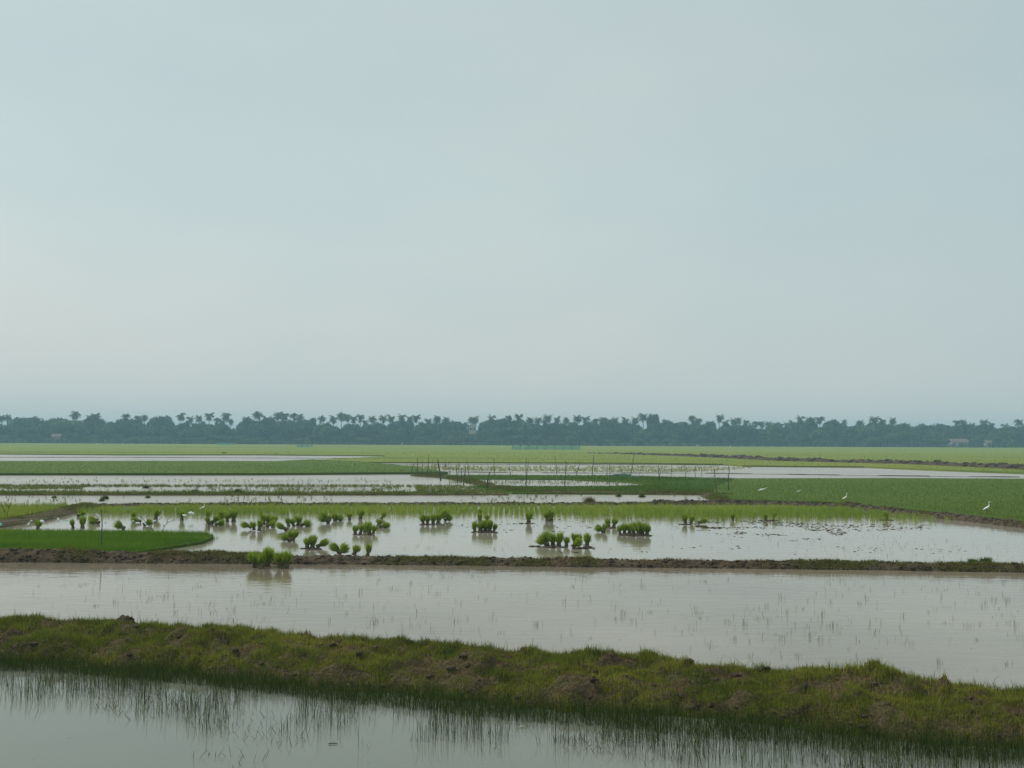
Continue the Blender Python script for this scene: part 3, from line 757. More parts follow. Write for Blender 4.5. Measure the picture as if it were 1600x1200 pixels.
# clusters: (description of the cluster, [(px, base py, top py, lean deg; + right), ...]); lean >= 60 is lying
BUNDLES = [
 ('behind the nursery bed near the white bags', [(59, 827, 811, 8), (114, 825, 811, -10), (129, 825, 806, 0), (127, 808, 800, 70), (146, 815, 808, -78), (148, 819, 812, -75), (187, 828, 818, -60)]),
 ('round the dead branches above the nursery bed', [(208, 812, 799, 8), (213, 817, 811, -72), (243, 811, 794, 8), (231, 822, 813, 66), (284, 813, 798, 4)]),
 ('beside the perched egret', [(324, 812, 797, 6), (328, 820, 806, -25), (336, 819, 810, 55), (343, 822, 814, 75), (346, 814, 795, 0), (355, 815, 799, 0), (365, 815, 796, 4)]),
 ('in the loose group beyond the big bank clumps', [(386, 826, 820, -70), (397, 828, 816, -8), (405, 829, 812, 4), (412, 820, 803, -4), (418, 819, 803, 5), (427, 821, 803, 3), (423, 823, 815, 72)]),
 ('in the spread group left of centre', [(441, 830, 820, -62), (451, 822, 813, -15), (459, 822, 808, -18), (466, 821, 803, 8), (477, 823, 813, 70)]),
 ('in the leaning heap below the spread group', [(447, 846, 837, -68), (452, 845, 826, 6), (458, 844, 827, 20)]),
 ('in the upright pair standing alone nearer the bank', [(480, 857, 838, -3), (488, 857, 836, 4)]),
 ('lying alone right of the upright pair', [(503, 857, 848, 60)]),
 ('on the back edge of the mud bank', [(526, 867, 856, -50), (536, 867, 857, 55), (553, 867, 856, 20), (574, 868, 855, 12)]),
 ('in the big left clump on the mud bank', [(400, 884, 859, -10), (408, 886, 864, 0), (416, 883, 853, 14)]),
 ('in the big right clump on the mud bank', [(437, 885, 859, -8), (446, 885, 858, 8)]),
 ('in the small back group near the young rice', [(507, 818, 806, -55), (513, 818, 806, 8), (523, 814, 800, -10), (529, 814, 806, 72), (546, 812, 803, 0), (563, 811, 794, 6)]),
 ('in the curved group left of centre', [(555, 834, 818, -3), (563, 834, 822, 15), (570, 832, 817, 14), (577, 836, 815, -4), (583, 834, 818, 10), (590, 822, 808, 24), (600, 825, 819, 80), (596, 811, 801, 24)]),
 ('in the tight row below the tall stakes', [(661, 819, 804, -4), (668, 819, 805, 2), (677, 819, 803, 0), (684, 818, 802, 8), (691, 815, 804, 45), (700, 815, 808, 65)]),
 ('in the heap at the centre', [(742, 831, 814, -8), (749, 806, 794, 8), (750, 815, 805, 0), (751, 831, 812, 0), (758, 831, 811, 3), (760, 815, 805, 10), (765, 831, 812, 0), (771, 831, 817, 22)]),
 ('standing alone on a little mud mound right of centre', [(826, 817, 799, 2)]),
 ('in the twin pair touching the young rice', [(855, 814, 796, -4), (861, 814, 795, 4)]),
 ('in the widest front group right of centre', [(848, 853, 843, -60), (855, 852, 829, -6), (864, 853, 831, -2), (873, 854, 830, 3), (885, 853, 837, 2), (898, 850, 833, -4), (903, 850, 834, 5), (901, 857, 848, 50), (917, 854, 833, 2)]),
 ('just right of the widest front group', [(937, 832, 825, -62), (943, 832, 819, 12), (951, 823, 808, -10), (959, 823, 808, 10)]),
 ('in the long dense group on a mud ridge', [(969, 834, 820, -12), (976, 834, 816, -2), (983, 834, 816, 6), (990, 835, 816, -5), (998, 836, 813, 0), (1004, 836, 816, 2), (1011, 836, 817, 5)]),
 ('by the mud crumbs at the rice edge', [(1071, 818, 803, -6), (1080, 818, 807, 8), (1097, 819, 814, 70)]),
 ('standing alone between the mud crumbs and the short pair', [(1145, 813, 800, 0)]),
 ('in the short pair at the right edge of the mud', [(1197, 813, 801, -8), (1208, 812, 801, 14)]),
 ('standing alone, farthest right in the paddy', [(1386, 812, 802, -10)]),
]
for desc, items in BUNDLES:
    for i, (px, by, ty_, ln) in enumerate(sorted(items)):
        zb = 0.0
        if 'big' in desc and 'bank' in desc: zb = 0.03
        if 'back edge' in desc: zb = 0.06
        b = P(px, by, zb)
        dist = b.y
        lying = abs(ln) >= 45
        hm = (by - ty_) / FPX * dist
        s = hm / .45 if not lying else max(hm / .24, .75)
        s = min(max(s, .62), 1.35)
        k = (i * 3 + int(px)) % 10
        if k < len(bundle_src): o = copy_thing(bundle_src[k])
        else:
            o = make_bundle(len(bundle_src)); bundle_src.append(o)
        rz = random.uniform(0, 6.28)
        rot = Matrix.Rotation(R(ln), 3, 'Y') @ Matrix.Rotation(random.uniform(-.1, .1), 3, 'X') @ Matrix.Rotation(rz, 3, 'Z')
        off = Vector((0, 0, 0))
        if lying: off = Vector((-math.sin(R(ln)) * .18 * s, 0, .06 * s))
        o.rotation_euler = rot.to_euler()
        o.location = b + off
        o.scale = (s * random.uniform(1.0, 1.25), s * random.uniform(1.0, 1.2), s)
        word = 'fallen seedling bundle' if lying else ('leaning seedling bundle' if abs(ln) >= 14 else 'upright seedling bundle')
        if len(items) == 1: lab = f'{word} {desc}'
        elif len(items) == 2: lab = f'{word}, {"left" if i == 0 else "right"} one {desc}'
        else: lab = f'{word}, {ORD[i]} from left, {desc}'
        tag(o, lab, 'seedling bundle', 'rice seedling bundles left in the flooded paddy')
# little mud mounds under some bundles
ms = []
for px, py in [(826, 818), (1005, 837), (990, 837), (975, 836), (870, 855), (856, 855), (905, 857), (916, 856), (680, 820), (667, 820), (750, 832), (765, 832), (1076, 820), (1090, 823), (1110, 825), (957, 825), (484, 858), (563, 836), (1386, 813), (1200, 814)]:
    c = P(px, py)
    for _ in range(9): ms.append((c.x + random.gauss(0, .14), c.y + random.gauss(0, .08), 0, random.uniform(.03, .10)))
lumps('mud_mounds', np.array(ms), 0, 'small mud mounds round the feet of the seedling bundles', M['soil'], 'mud', flat=.4)

# ------------------------------------------------------------------ tube helper
def tube(name, pts, rad, mat, parent=None, seg=7, caps=True):
    pts = [Vector(p) for p in pts]
    if not hasattr(rad, '__len__'): rad = [rad] * len(pts)
    V = []; F = []
    for i, p in enumerate(pts):
        d = (pts[min(i + 1, len(pts) - 1)] - pts[max(i - 1, 0)]).normalized()
        a = d.cross(Vector((0, 1, 0.01))).normalized()
        if a.length < .1: a = Vector((1, 0, 0))
        b = d.cross(a).normalized()
        for k in range(seg):
            th = 2 * math.pi * k / seg
            V.append(p + (a * math.cos(th) + b * math.sin(th)) * rad[i])
    for i in range(len(pts) - 1):
        for k in range(seg):
            F.append((i * seg + k, i * seg + (k + 1) % seg, (i + 1) * seg + (k + 1) % seg, (i + 1) * seg + k))
    if caps:
        F.append(tuple(range(seg))[::-1]); F.append(tuple((len(pts) - 1) * seg + k for k in range(seg)))
    me = mesh_from(name, np.array([tuple(v) for v in V]), F, smooth=True)
    return link(name, me, mat, parent)

def merge_tubes(name, specs, mat, parent=None):
    obs = [tube(name, *s, mat) for s in specs]
    V = []; F = []; n = 0
    for o in obs:
        for v in o.data.vertices: V.append(v.co[:])
        for p in o.data.polygons: F.append(tuple(i + n for i in p.vertices))
        n += len(o.data.vertices)
    for o in obs:
        me = o.data; bpy.data.objects.remove(o); bpy.data.meshes.remove(me)
    me = mesh_from(name, np.array(V), F, smooth=True)
    return link(name, me, mat, parent)

# ------------------------------------------------------------------ egrets
M['egret'] = plain_mat('egret', (.82, .82, .80), rough=.7, var=.04, scale=20)
M['beak'] = plain_mat('beak', (.55, .35, .08), rough=.4, var=.1)
M['leg'] = plain_mat('leg', (.05, .05, .045), rough=.5, var=.1)
def egret(px, py, h, face, pose, label, z=0.0):
    """h: height in metres; face +1 right, -1 left"""
    b = P(px, py, z)
    root = empty('egret', b, (0, 0, 0 if face > 0 else math.pi), (h, h, h))
    tag(root, label, 'egret', 'white egrets in the paddies')
    if pose == 'tall':
        pts = [(-.34, 0, .34), (-.24, 0, .38), (-.12, 0, .44), (.0, 0, .52), (.09, 0, .60), (.14, 0, .68), (.12, 0, .76), (.10, 0, .84), (.13, 0, .91), (.17, 0, .945), (.215, 0, .94)]
        rad = [.010, .036, .066, .074, .055, .030, .022, .020, .024, .030, .016]; bk = [(.21, 0, .94), (.33, 0, .925)]; hip = .44
    elif pose == 'stoop':
        pts = [(-.42, 0, .42), (-.30, 0, .44), (-.15, 0, .47), (.0, 0, .50), (.12, 0, .55), (.20, 0, .60), (.27, 0, .66), (.31, 0, .70), (.36, 0, .72), (.40, 0, .71)]
        rad = [.012, .045, .085, .095, .07, .036, .026, .028, .032, .016]; bk = [(.39, 0, .71), (.50, 0, .69)]; hip = .44
    else:   # stretched forward, low
        pts = [(-.46, 0, .22), (-.32, 0, .26), (-.16, 0, .31), (.0, 0, .34), (.13, 0, .37), (.24, 0, .41), (.33, 0, .46), (.40, 0, .51), (.46, 0, .53), (.50, 0, .52)]
        rad = [.012, .045, .085, .09, .065, .036, .026, .028, .032, .016]; bk = [(.49, 0, .52), (.60, 0, .50)]; hip = .28
    tube('body', pts, rad, M['egret'], root, seg=12)
    tube('beak', bk, [.013, .003], M['beak'], root, seg=6)
    # folded wings, leg pair
    for s in (-1, 1):
        w = tube('wing', [(-.36, s * .02, pts[1][2] - .03), (-.2, s * .045, pts[2][2] - .01), (-.05, s * .062, pts[3][2] - .01), (.05, s * .05, pts[3][2] + .03)], [.008, .035, .05, .02], M['egret'], root, seg=8)
        tube('leg', [(-.04, s * .03, hip), (-.01, s * .03, hip * .52), (-.03, s * .03, -.02)], [.014, .010, .009], M['leg'], root, seg=6)
    return root
egret(1543, 804, .50, 1, 'tall', 'white egret walking in the green field, farthest right', .13)
egret(1321, 785, .42, 1, 'tall', 'white egret standing just behind the brown clods of the field edge', .16)
egret(1191, 770, .50, 1, 'low', 'white egret stretching its neck low in the green field', .13)
egret(1248, 770, .26, 1, 'low', 'small white egret crouched in the green field between two bigger ones', .13)
egret(317, 802, .42, 1, 'tall', 'white egret standing in young rice beside the bundles at the left', .0)

# ------------------------------------------------------------------ plastic bags on a cord, sticks
M['bag_white'] = plain_mat('bag_white', (.78, .80, .80), rough=.35, var=.06)
M['bag_teal'] = plain_mat('bag_teal', (.25, .62, .52), rough=.35, var=.1)
M['bag_blue'] = plain_mat('bag_blue', (.30, .55, .70), rough=.35, var=.1)
M['cord'] = plain_mat('cord', (.35, .35, .30), var=.1)
def bag(px, py, Y, s, mat, label, seed, lean=0):
    me = bpy.data.meshes.new('plastic_bag'); bm = bmesh.new()
    bmesh.ops.create_icosphere(bm, subdivisions=3, radius=1)
    for v in bm.verts:
        c = v.co.copy(); n = mnoise.fractal(c * 1.9 + Vector((seed * 7.1, 0, 0)), .9, 2.1, 4)
        v.co = c * (1 + .5 * n)
        f = max(0, c.z) ; v.co.x *= s[0] * .62 * (1 - .75 * f); v.co.y *= s[0] * .4 * (1 - .7 * f); v.co.z *= s[1] * .66
        v.co.x += lean * v.co.z
    bm.to_mesh(me); bm.free()
    o = link('plastic_bag', me, mat); o.location = Q(px, py, Y)
    return tag(o, label, 'plastic bag', 'plastic bags tied up to scare birds off the seedlings')
YB = P(100, 829).y
bag(0, 819, YB, (.09, .07), M['bag_teal'], 'teal plastic bag hanging at the very left edge of the photo', 1)
bag(45, 818, YB, (.05, .09), M['bag_white'], 'crumpled white bag tied low, first white one from the left', 2, .5)
bag(49, 813.5, YB, (.055, .035), M['bag_white'], 'small cream scrap of plastic just above the leftmost white bag', 3, -.6)
bag(66, 814, YB, (.095, .065), M['bag_white'], 'white bag blowing out beside the leftmost seedling bundle', 4, -.6)
bag(91, 811, YB, (.065, .06), M['bag_white'], 'round white bag over the brown slanting bank', 5)
bag(91, 815, YB + .02, (.055, .035), M['bag_blue'], 'pale blue scrap hanging under the round white bag', 6)
bag(104, 813.5, YB, (.06, .04), M['bag_teal'], 'pale teal bag left of the second upright bundle', 7)
bag(133, 806, YB + .5, (.05, .035), M['bag_teal'], 'pale scrap of plastic lying against the third upright bundle', 8)
bag(153, 805, YB + .3, (.06, .09), M['bag_white'], 'white strip of plastic blowing left of the tall stake', 9, -.8)
bag(157, 811, YB + .3, (.04, .07), M['bag_white'], 'white strip hanging just left of the tall stake', 10, -.5)
bag(165, 816.5, YB + .3, (.05, .04), M['bag_blue'], 'light blue scrap hanging right of the tall stake', 11)
bag(208, 814, YB + .3, (.05, .04), M['bag_white'], 'white scrap caught at the foot of the small bundle near the dead branch', 12, -.6)
bag(216, 817, YB + .3, (.10, .03), M['bag_white'], 'long white scrap lying left of the dead branch', 13)
bag(226, 817, YB + .3, (.05, .07), M['bag_white'], 'torn white bag caught on the dead branch', 14, -.8)
bag(242, 813.5, YB + .3, (.06, .025), M['bag_white'], 'thin white scrap right of the dead branch', 15)
bag(288, 805, YB + 3.2, (.12, .045), M['bag_white'], 'white sheet of plastic draped in front of a small bundle', 16, -.5)
bag(299, 801.5, YB + 4.5, (.17, .075), M['bag_white'], 'largest heap of white plastic, behind the water left of the perched egret', 17, -.4)
cordpts = [Q(-40, 822, YB), Q(0, 815, YB), Q(45, 810.5, YB), Q(66, 811, YB), Q(91, 808, YB), Q(130, 808, YB), Q(158, 801, YB), Q(200, 810, YB), Q(226, 812, YB + .3)]
tag(tube('cord', cordpts, .0035, M['cord'], seg=5), 'thin cord strung with plastic bags over the nursery bed', 'cord')

def stick(name, px, by, tx_, ty_, rad, label, cat='stake', z=0, mat='pole', kink=0.01):
    b = P(px, by, z); t = Q(tx_, ty_, b.y)
    pts = []
    for i in range(6):
        f = i / 5; p_ = b.lerp(t, f)
        pts.append(p_ + Vector((math.sin(f * 9 + px) * kink, 0, 0)))
    pts[0].z -= .1
    o = tube(name, pts, [rad * (1 - .35 * i / 5) for i in range(6)], M[mat])
    return tag(o, label, cat)
stick('stake', 159, 860, 159, 796, .016, 'thin upright grey stake standing in the nursery bed')
stick('stake', 327, 828, 324, 807, .014, 'short dark stake at the tip of the nursery bed by the egret')
def branch(px, by, segs, rad, label):
    b = P(px, by, .03); specs = []
    for s in segs:
        specs.append(([Q(x, y, b.y) + Vector((0, random.uniform(-.05, .05), 0)) for x, y in s], [rad * (1 - .55 * i / (len(s) - 1)) for i in range(len(s))]))
    o = merge_tubes('dead_branch', specs, M['pole'])
    return tag(o, label, 'branch')
branch(11, 813, [[(12, 814), (12, 802), (15, 790), (19, 776)], [(10, 814), (8, 803), (5, 795), (3, 785)], [(14, 793), (9, 786), (6, 784)], [(8, 800), (3, 792), (-2, 787)]], .012, 'bare twiggy branch stuck in the bank at the far left')
branch(240, 829, [[(240, 830), (236, 824), (230, 818), (222, 810)], [(236, 823), (239, 818), (247, 813), (254, 808)], [(230, 818), (231, 811), (227, 806)], [(222, 810), (218, 806)]], .012, 'dead forked branch holding a torn bag and a seedling bundle')
branch(255, 829, [[(254, 830), (257, 822), (262, 817), (268, 814), (275, 812)], [(261, 817), (262, 812), (266, 808)], [(257, 823), (254, 818)]], .010, 'thin arching twig rising from the back of the nursery bed')

# ------------------------------------------------------------------ floating straws, debris
def strand(px, py, ln, ang, label, mat='pole', r=.008):
    c = P(px, py, .008); d = Vector((math.cos(ang), math.sin(ang), 0)) * ln / 2
    o = tube('floating_stick', [c - d, c + Vector((0, .01, .003)), c + d], [r, r * 1.1, r * .7], M[mat])
    return tag(o, label, 'stick')
M['straw'] = plain_mat('straw', (.5, .45, .33), var=.1)
strand(520, 1162, .08, .1, 'small brown stick floating in clear water near the bottom', r=.005)
strand(816, 1136, .06, 0, 'short pale straw floating among the reeds', 'straw', .005)
stick('cane', 100, 1043, 152, 1038, .004, 'thin pale cane lying along the foot of the grassy bank', 'cane', mat='straw')

# ------------------------------------------------------------------ netted enclosure
def net_mat(name, col, alpha):
    m, n, o = newmat(name); k = n.links.new
    b = n.nodes.new('ShaderNodeBsdfDiffuse'); b.inputs['Color'].default_value = (*col, 1)
    tr = n.nodes.new('ShaderNodeBsdfTransparent'); ms = n.nodes.new('ShaderNodeMixShader')
    g = n.nodes.new('ShaderNodeNewGeometry'); no = n.nodes.new('ShaderNodeTexNoise'); no.inputs['Scale'].default_value = 1.2
    mr = n.nodes.new('ShaderNodeMapRange'); mr.inputs[1].default_value = .3; mr.inputs[2].default_value = .7
    mr.inputs[3].default_value = alpha * .6; mr.inputs[4].default_value = min(1, alpha * 1.4)
    k(g.outputs['Position'], no.inputs['Vector']); k(no.outputs['Fac'], mr.inputs[0]); k(mr.outputs[0], ms.inputs[0])
    k(tr.outputs[0], ms.inputs[1]); k(b.outputs[0], ms.inputs[2]); k(ms.outputs[0], o.inputs[0])
    return m
M['net'] = net_mat('net', (.12, .24, .14), .12)
M['net_teal'] = net_mat('net_teal', (.16, .42, .36), .75)
# (base x, base y, top x, top y, radius)
STK = [(641, 742, 648, 722, .02), (650, 743, 653, 722, .014), (653, 743, 652, 716, .02), (660, 743, 660, 720, .014), (668, 743, 670, 710, .018), (673, 742, 676, 718, .012), (681, 742, 681, 726, .012),
       (695, 742, 696, 718, .012), (702, 742, 701, 720, .014), (703, 740, 704, 720, .01), (715, 754, 713, 727, .02), (716, 742, 717, 721, .012), (721, 753, 721, 731, .018), (724, 757, 728, 728, .022), (735, 756, 729, 717, .014),
       (760, 764, 765, 737, .028), (772, 742, 772, 717, .016), (798, 743, 795, 723, .014), (822, 760, 822, 715, .016), (823, 742, 826, 720, .012), (870, 740, 867, 712, .014), (882, 763, 885, 720, .016),
       (900, 744, 907, 720, .016), (925, 742, 928, 711, .022), (948, 742, 949, 727, .016), (953, 757, 953, 722, .014), (972, 742, 970, 727, .010), (985, 743, 992, 706, .018), (999, 742, 1003, 727, .010), (1030, 752, 1029, 724, .016), (1030, 744, 1036, 727, .012),
       (1048, 750, 1050, 722, .010), (1071, 748, 1072, 727, .013), (1086, 748, 1086, 728, .013), (1097, 748, 1095, 728, .010), (1120, 768, 1115, 728, .016), (1138, 768, 1139, 727, .016)]
enc = empty('net_fence', P(900, 756)); tag(enc, 'enclosure of thin leaning bamboo stakes hung with pale green net', 'net fence')
for bx, by, tx_, ty_, r_ in STK:
    b = P(bx, by, .05); t_ = Q(tx_, ty_, b.y)
    pts = [b.lerp(t_, i / 4) + Vector((math.sin(i * 2.3 + bx) * .02, 0, 0)) for i in range(5)]; pts[0].z -= .15
    o = tube('stake', pts, [r_ * 1.55 * (1.15 - .12 * i) for i in range(5)], M['pole'])
    o.parent = enc; o.matrix_parent_inverse = Matrix.Translation(-enc.location)
def net_panel(pts, hts, mat, parent, name='net', sub=6):
    V = []; F = []
    W = []
    for i in range(len(pts) - 1):
        for k in range(sub):
            f = k / sub; W.append((pts[i].lerp(pts[i + 1], f), hts[i] * (1 - f) + hts[i + 1] * f - .18 * hts[i] * math.sin(f * math.pi)))
    W.append((pts[-1], hts[-1]))
    rows = 5
    for i, (p, h) in enumerate(W):
        for r_ in range(rows):
            f = r_ / (rows - 1)
            V.append((p.x + .05 * math.sin(i * 1.7 + r_), p.y + .06 * math.sin(i * 2.1 + r_ * 1.3), .02 + h * f))
    for i in range(len(W) - 1):
        for r_ in range(rows - 1):
            a = i * rows + r_; F.append((a, a + rows, a + rows + 1, a + 1))
    me = mesh_from(name, np.array(V), F, smooth=True)
    o = link(name, me, mat)
    if parent:
        o.parent = parent; o.matrix_parent_inverse = Matrix.Translation(-parent.location)
    return o
net_panel([P(x, y) for x, y in [(641, 742), (668, 743), (697, 743), (735, 743), (772, 743), (798, 744)]], [.75, .8, .8, .7, .7, .55], M['net'], enc)
net_panel([P(x, y) for x, y in [(948, 742), (985, 743), (1030, 746), (1071, 748), (1118, 752)]], [.5, .6, .65, .6, .65], M['net'], enc)
net_panel([P(x, y) for x, y in [(1120, 768), (1138, 768)]], [1.05, 1.0], M['net'], enc)
net_panel([P(x, y) for x, y in [(1048, 762), (1085, 764), (1120, 768)]], [.4, .6, .95], M['net'], enc)
net_panel([P(x, y) for x, y in [(1138, 768), (1139, 750)]], [1.0, .6], M['net'], enc)
stick('stake', 689, 750, 684, 718, .055, 'thick black leaning post at the left of the netted enclosure', z=.05)
# heap of net at (972-1000, 740)
M['net_heap'] = plain_mat('net_heap', (.05, .13, .095), var=.3)
def heap(px, py, s, label):
    me = bpy.data.meshes.new('net_heap'); bm = bmesh.new(); bmesh.ops.create_icosphere(bm, subdivisions=4, radius=1)
    for v in bm.verts:
        n = mnoise.fractal(v.co * 2 + Vector((px, 0, 0)), 1, 2, 5); v.co *= 1 + .5 * n
        v.co.x *= s[0]; v.co.y *= s[1]; v.co.z *= s[2]
    bm.to_mesh(me); bm.free(); o = link('net_heap', me, M['net_heap']); o.location = P(px, py, .05)
    tag(o, label, 'net')
heap(969, 744, (.8, .3, .16), 'dark teal heap of gathered net by the white water line')
heap(992, 746, (.45, .25, .10), 'smaller teal net heap just right of the larger heap')
# pale rag on stake
o = bag(696, 726, P(696, 742).y, (.14, .32), plain_mat('rag', (.42, .36, .32), var=.15), 'faded pink rag tied to a thin stake behind the black post', 21)
o.name = 'rag'; o['category'] = 'rag'; del o['group']

# tussocks in the water strips
def tussock(px, py, s, label, cols=((.03, .05, .018), (.07, .09, .03))):
    c = np.array(P(px, py)); n = 260
    q = np.tile(c, (n, 1)); q[:, 0] += rng.normal(0, s * .35, n); q[:, 1] += rng.normal(0, s * .2, n); q[:, 2] = -.01
    V, F, C = blade_arrays(q, rng.uniform(.4, 1, n) * s, np.full(n, .02), np.abs(rng.normal(0, .5, n)), mixcol(n, *cols))
    me = mesh_from('tussock', V, F, cols=C); o = link('tussock', me, M['foliage'])
    tag(o, label, 'grass tussock')
tussock(164, 780, .22, 'dark tussock in the water strip above the tall stake')
tussock(159, 783, .14, 'small brown tussock touching the darker one above the tall stake')
tussock(85, 778, .13, 'lone small tussock near the left end of the water strip')
tussock(231, 778, .14, 'small tussock in the water strip above the dead branch')
tussock(372, 770, .30, 'dark rounded tussock on the front edge of the marsh grass')
tussock(303, 770, .22, 'smaller dark tussock left of the rounded one in the marsh grass')
tussock(228, 763, .22, 'bushy tussock in the gleaming water of the marsh grass')
tussock(967, 776, .16, 'floating weed tussock at the top of the water strip, centre right')
tussock(1003, 777, .2, 'wide low weed tussock in the water strip right of centre')
tussock(921, 785, .34, 'spiky brown tussock on the low clod bank right of centre', ((.05, .05, .025), (.12, .11, .05)))
tussock(1541, 881, .2, 'leafy green tussock on the mud bank, farthest right', ((.03, .06, .016), (.07, .11, .03)))
tussock(1520, 881, .16, 'small green sprig left of the leafy tussock on the mud bank', ((.03, .07, .016), (.07, .12, .03)))
tussock(350, 710, .55, 'dark bush dot on the far edge of the left water strip')
tussock(432, 711, .40, 'second dark bush dot right of the first on the far edge')

# ------------------------------------------------------------------ tree line
TL = 548.0
TREE_G = [((.030, .058, .020), (.075, .115, .032)), ((.036, .066, .022), (.085, .125, .036)), ((.028, .052, .024), (.065, .10, .034))]
def crown_mesh(k, wide=1.0):
    """unit crown: radius ~1 in x/y, height 0..1 ; many leaf clumps"""
    r = np.random.default_rng(500 + k)
    V = []; C = []
    nl = 13
    lobes = [(0, 0, .50, .50)]
    for i in range(nl):
        a = r.uniform(0, 2 * np.pi); rr = r.uniform(.25, .68)
        z = r.uniform(.14, .86 - .42 * rr); lobes.append((math.cos(a) * rr, math.sin(a) * rr, z, r.uniform(.22, .38)))
    ca, cb = TREE_G[k % 3]
    for (lx, ly, lz, lr) in lobes:
        n = int(230 * (lr / .3) ** 2)
        d = r.normal(0, 1, (n, 3)); d /= np.linalg.norm(d, axis=1)[:, None]
        rad = lr * r.uniform(.72, 1.08, n)
        c = d * rad[:, None] * np.array([1, 1, .62]) + np.array([lx, ly, lz])
        nrm = d + r.normal(0, .55, (n, 3)); nrm /= np.linalg.norm(nrm, axis=1)[:, None]
        t1 = np.cross(nrm, r.normal(0, 1, (n, 3))); t1 /= np.linalg.norm(t1, axis=1)[:, None]
        t2 = np.cross(nrm, t1)
        s = r.uniform(.035, .075, n)[:, None]
        V.append(np.stack([c - t1 * s, c - t2 * s * .7, c + t1 * s, c + t2 * s * .7], 1).reshape(-1, 3))
        C.append(np.repeat(mixcol(n, ca, cb, np.clip(r.normal(.5, .3, n), 0, 1)) * r.uniform(.65, 1.35), 4, 0))
    V = np.concatenate(V); C = np.concatenate(C)
    me = mesh_from('crown', V, [np.arange(len(V)).reshape(-1, 4)], cols=C)
    me.materials.append(M['tree_leaf'])
    return me
def trunk_mesh(k):
    random.seed(900 + k)
    specs = [([Vector((0, 0, -.02)), Vector((.03, 0, .25)), Vector((-.02, .02, .6))], [.06, .045, .02])]
    for i in range(5):
        a = random.uniform(0, 6.28); z = random.uniform(.15, .4)
        specs.append(([Vector((0, 0, z)), Vector((math.cos(a) * .25, math.sin(a) * .25, z + .18)), Vector((math.cos(a) * .5, math.sin(a) * .5, z + .34))], [.03, .018, .008]))
    o = merge_tubes('trunk', specs, M['bark']); me = o.data; bpy.data.objects.remove(o); return me
CROWNS = [crown_mesh(k) for k in range(7)]; TRUNKS = [trunk_mesh(k) for k in range(3)]

def palm_meshes(k):
    r = np.random.default_rng(700 + k)
    H = 1.0; lean = r.uniform(-.05, .05)
    o = tube('trunk', [(0, 0, -.01), (lean * .3, 0, .3), (lean * .8, 0, .65), (lean, 0, .86)], [.016, .011, .009, .009], M['bark'], seg=6)
    tr = o.data; bpy.data.objects.remove(o)
    V = []; C = []; n = 0
    fronds = 34
    for i in range(fronds):
        a = i * 2.4 + r.uniform(-.25, .25); el = r.uniform(-.75, 1.35); Lf = r.uniform(.13, .20)
        dh = np.array([math.cos(a), math.sin(a), 0]); side = np.array([-math.sin(a), math.cos(a), 0])
        pts = []
        p = np.array([lean, 0, .85]); e = el
        segs = 9
        for j in range(segs + 1):
            pts.append(p.copy()); p = p + (dh * math.cos(e) + np.array([0, 0, math.sin(e)])) * Lf / segs; e -= .10 + .018 * j
        col = mixcol(1, (.035, .065, .018), (.09, .13, .035))[0]
        for j in range(segs):
            w = .052 * math.sin(math.pi * (j + 1.2) / (segs + 2)) + .006
            for s in (-1, 1):
                b0 = pts[j]; b1 = pts[j + 1]
                tip = (b0 + b1) / 2 + side * s * w + np.array([0, 0, -w * .75]) + (b1 - b0) * .7
                V += [b0, b1, tip]; C += [col] * 3
    V = np.array(V); me = mesh_from('crown', V, [np.arange(len(V)).reshape(-1, 3)], cols=np.array(C))
    me.materials.append(M['tree_leaf'])
    return tr, me
PALMS = [palm_meshes(k) for k in range(8)]
random.seed(11)
PALM_X = [(3, 648), (13, 647), (52, 647), (116, 642), (139, 645), (148, 645), (198, 643), (215, 646), (226, 644), (243, 649), (280, 644), (297, 648), (310, 648), (326, 642), (340, 650), (353, 645), (386, 648), (400, 640), (416, 647), (425, 649), (435, 643), (444, 643), (458, 645), (468, 645), (490, 650), (503, 649), (520, 648), (533, 644), (541, 647), (552, 646), (562, 646), (570, 653), (582, 648), (600, 649), (611, 649), (627, 646), (640, 649), (650, 647), (667, 652), (683, 646), (696, 650), (735, 648), (743, 651), (768, 647), (781, 652), (795, 647), (808, 647), (828, 652), (842, 652), (858, 647), (870, 651), (884, 649), (903, 650), (915, 648), (931, 651), (943, 649), (955, 651), (963, 651), (977, 650), (992, 649), (1005, 644), (1040, 653), (1080, 649), (1091, 652), (1113, 655), (1123, 648), (1133, 655), (1146, 652), (1153, 651), (1166, 656), (1182, 655), (1190, 659), (1200, 658), (1228, 656), (1238, 656), (1251, 648), (1268, 651), (1281, 648), (1302, 653), (1319, 654), (1345, 652), (1369, 650), (1380, 654), (1395, 651), (1412, 658), (1440, 659), (1495, 656), (1505, 653), (1520, 657), (1540, 653), (1550, 657), (1571, 662), (1593, 656), (-20, 647), (-45, 650), (1620, 657), (1648, 660), (1675, 657)]
ANCH = [(-60, 'the left edge of the photo', 1), (400, 'the tallest palm', 0), (738, 'the cream house', 0), (1022, 'the tall feathery tree', 0), (1500, 'the long pale house', 0)]
def anchor_labels(xs):
    """position words for x sorted list: nearest landmark and ordinal from it"""
    out = {}
    for ax, an, _ in ANCH:
        pass
    near = {x: min(ANCH, key=lambda A: abs(A[0] - x)) for x in xs}
    for A in ANCH:
        right = sorted([x for x in xs if near[x] is A and x >= A[0]]); left = sorted([x for x in xs if near[x] is A and x < A[0]], reverse=True)
        for i, x in enumerate(right): out[x] = f'{ORD[i]} right of {A[1]}' if A[0] > 0 else f'{ORD[i]} from {A[1]}'
        for i, x in enumerate(left): out[x] = f'{ORD[i]} left of {A[1]}'
    return out
_xs = [p_[0] for p_ in PALM_X]
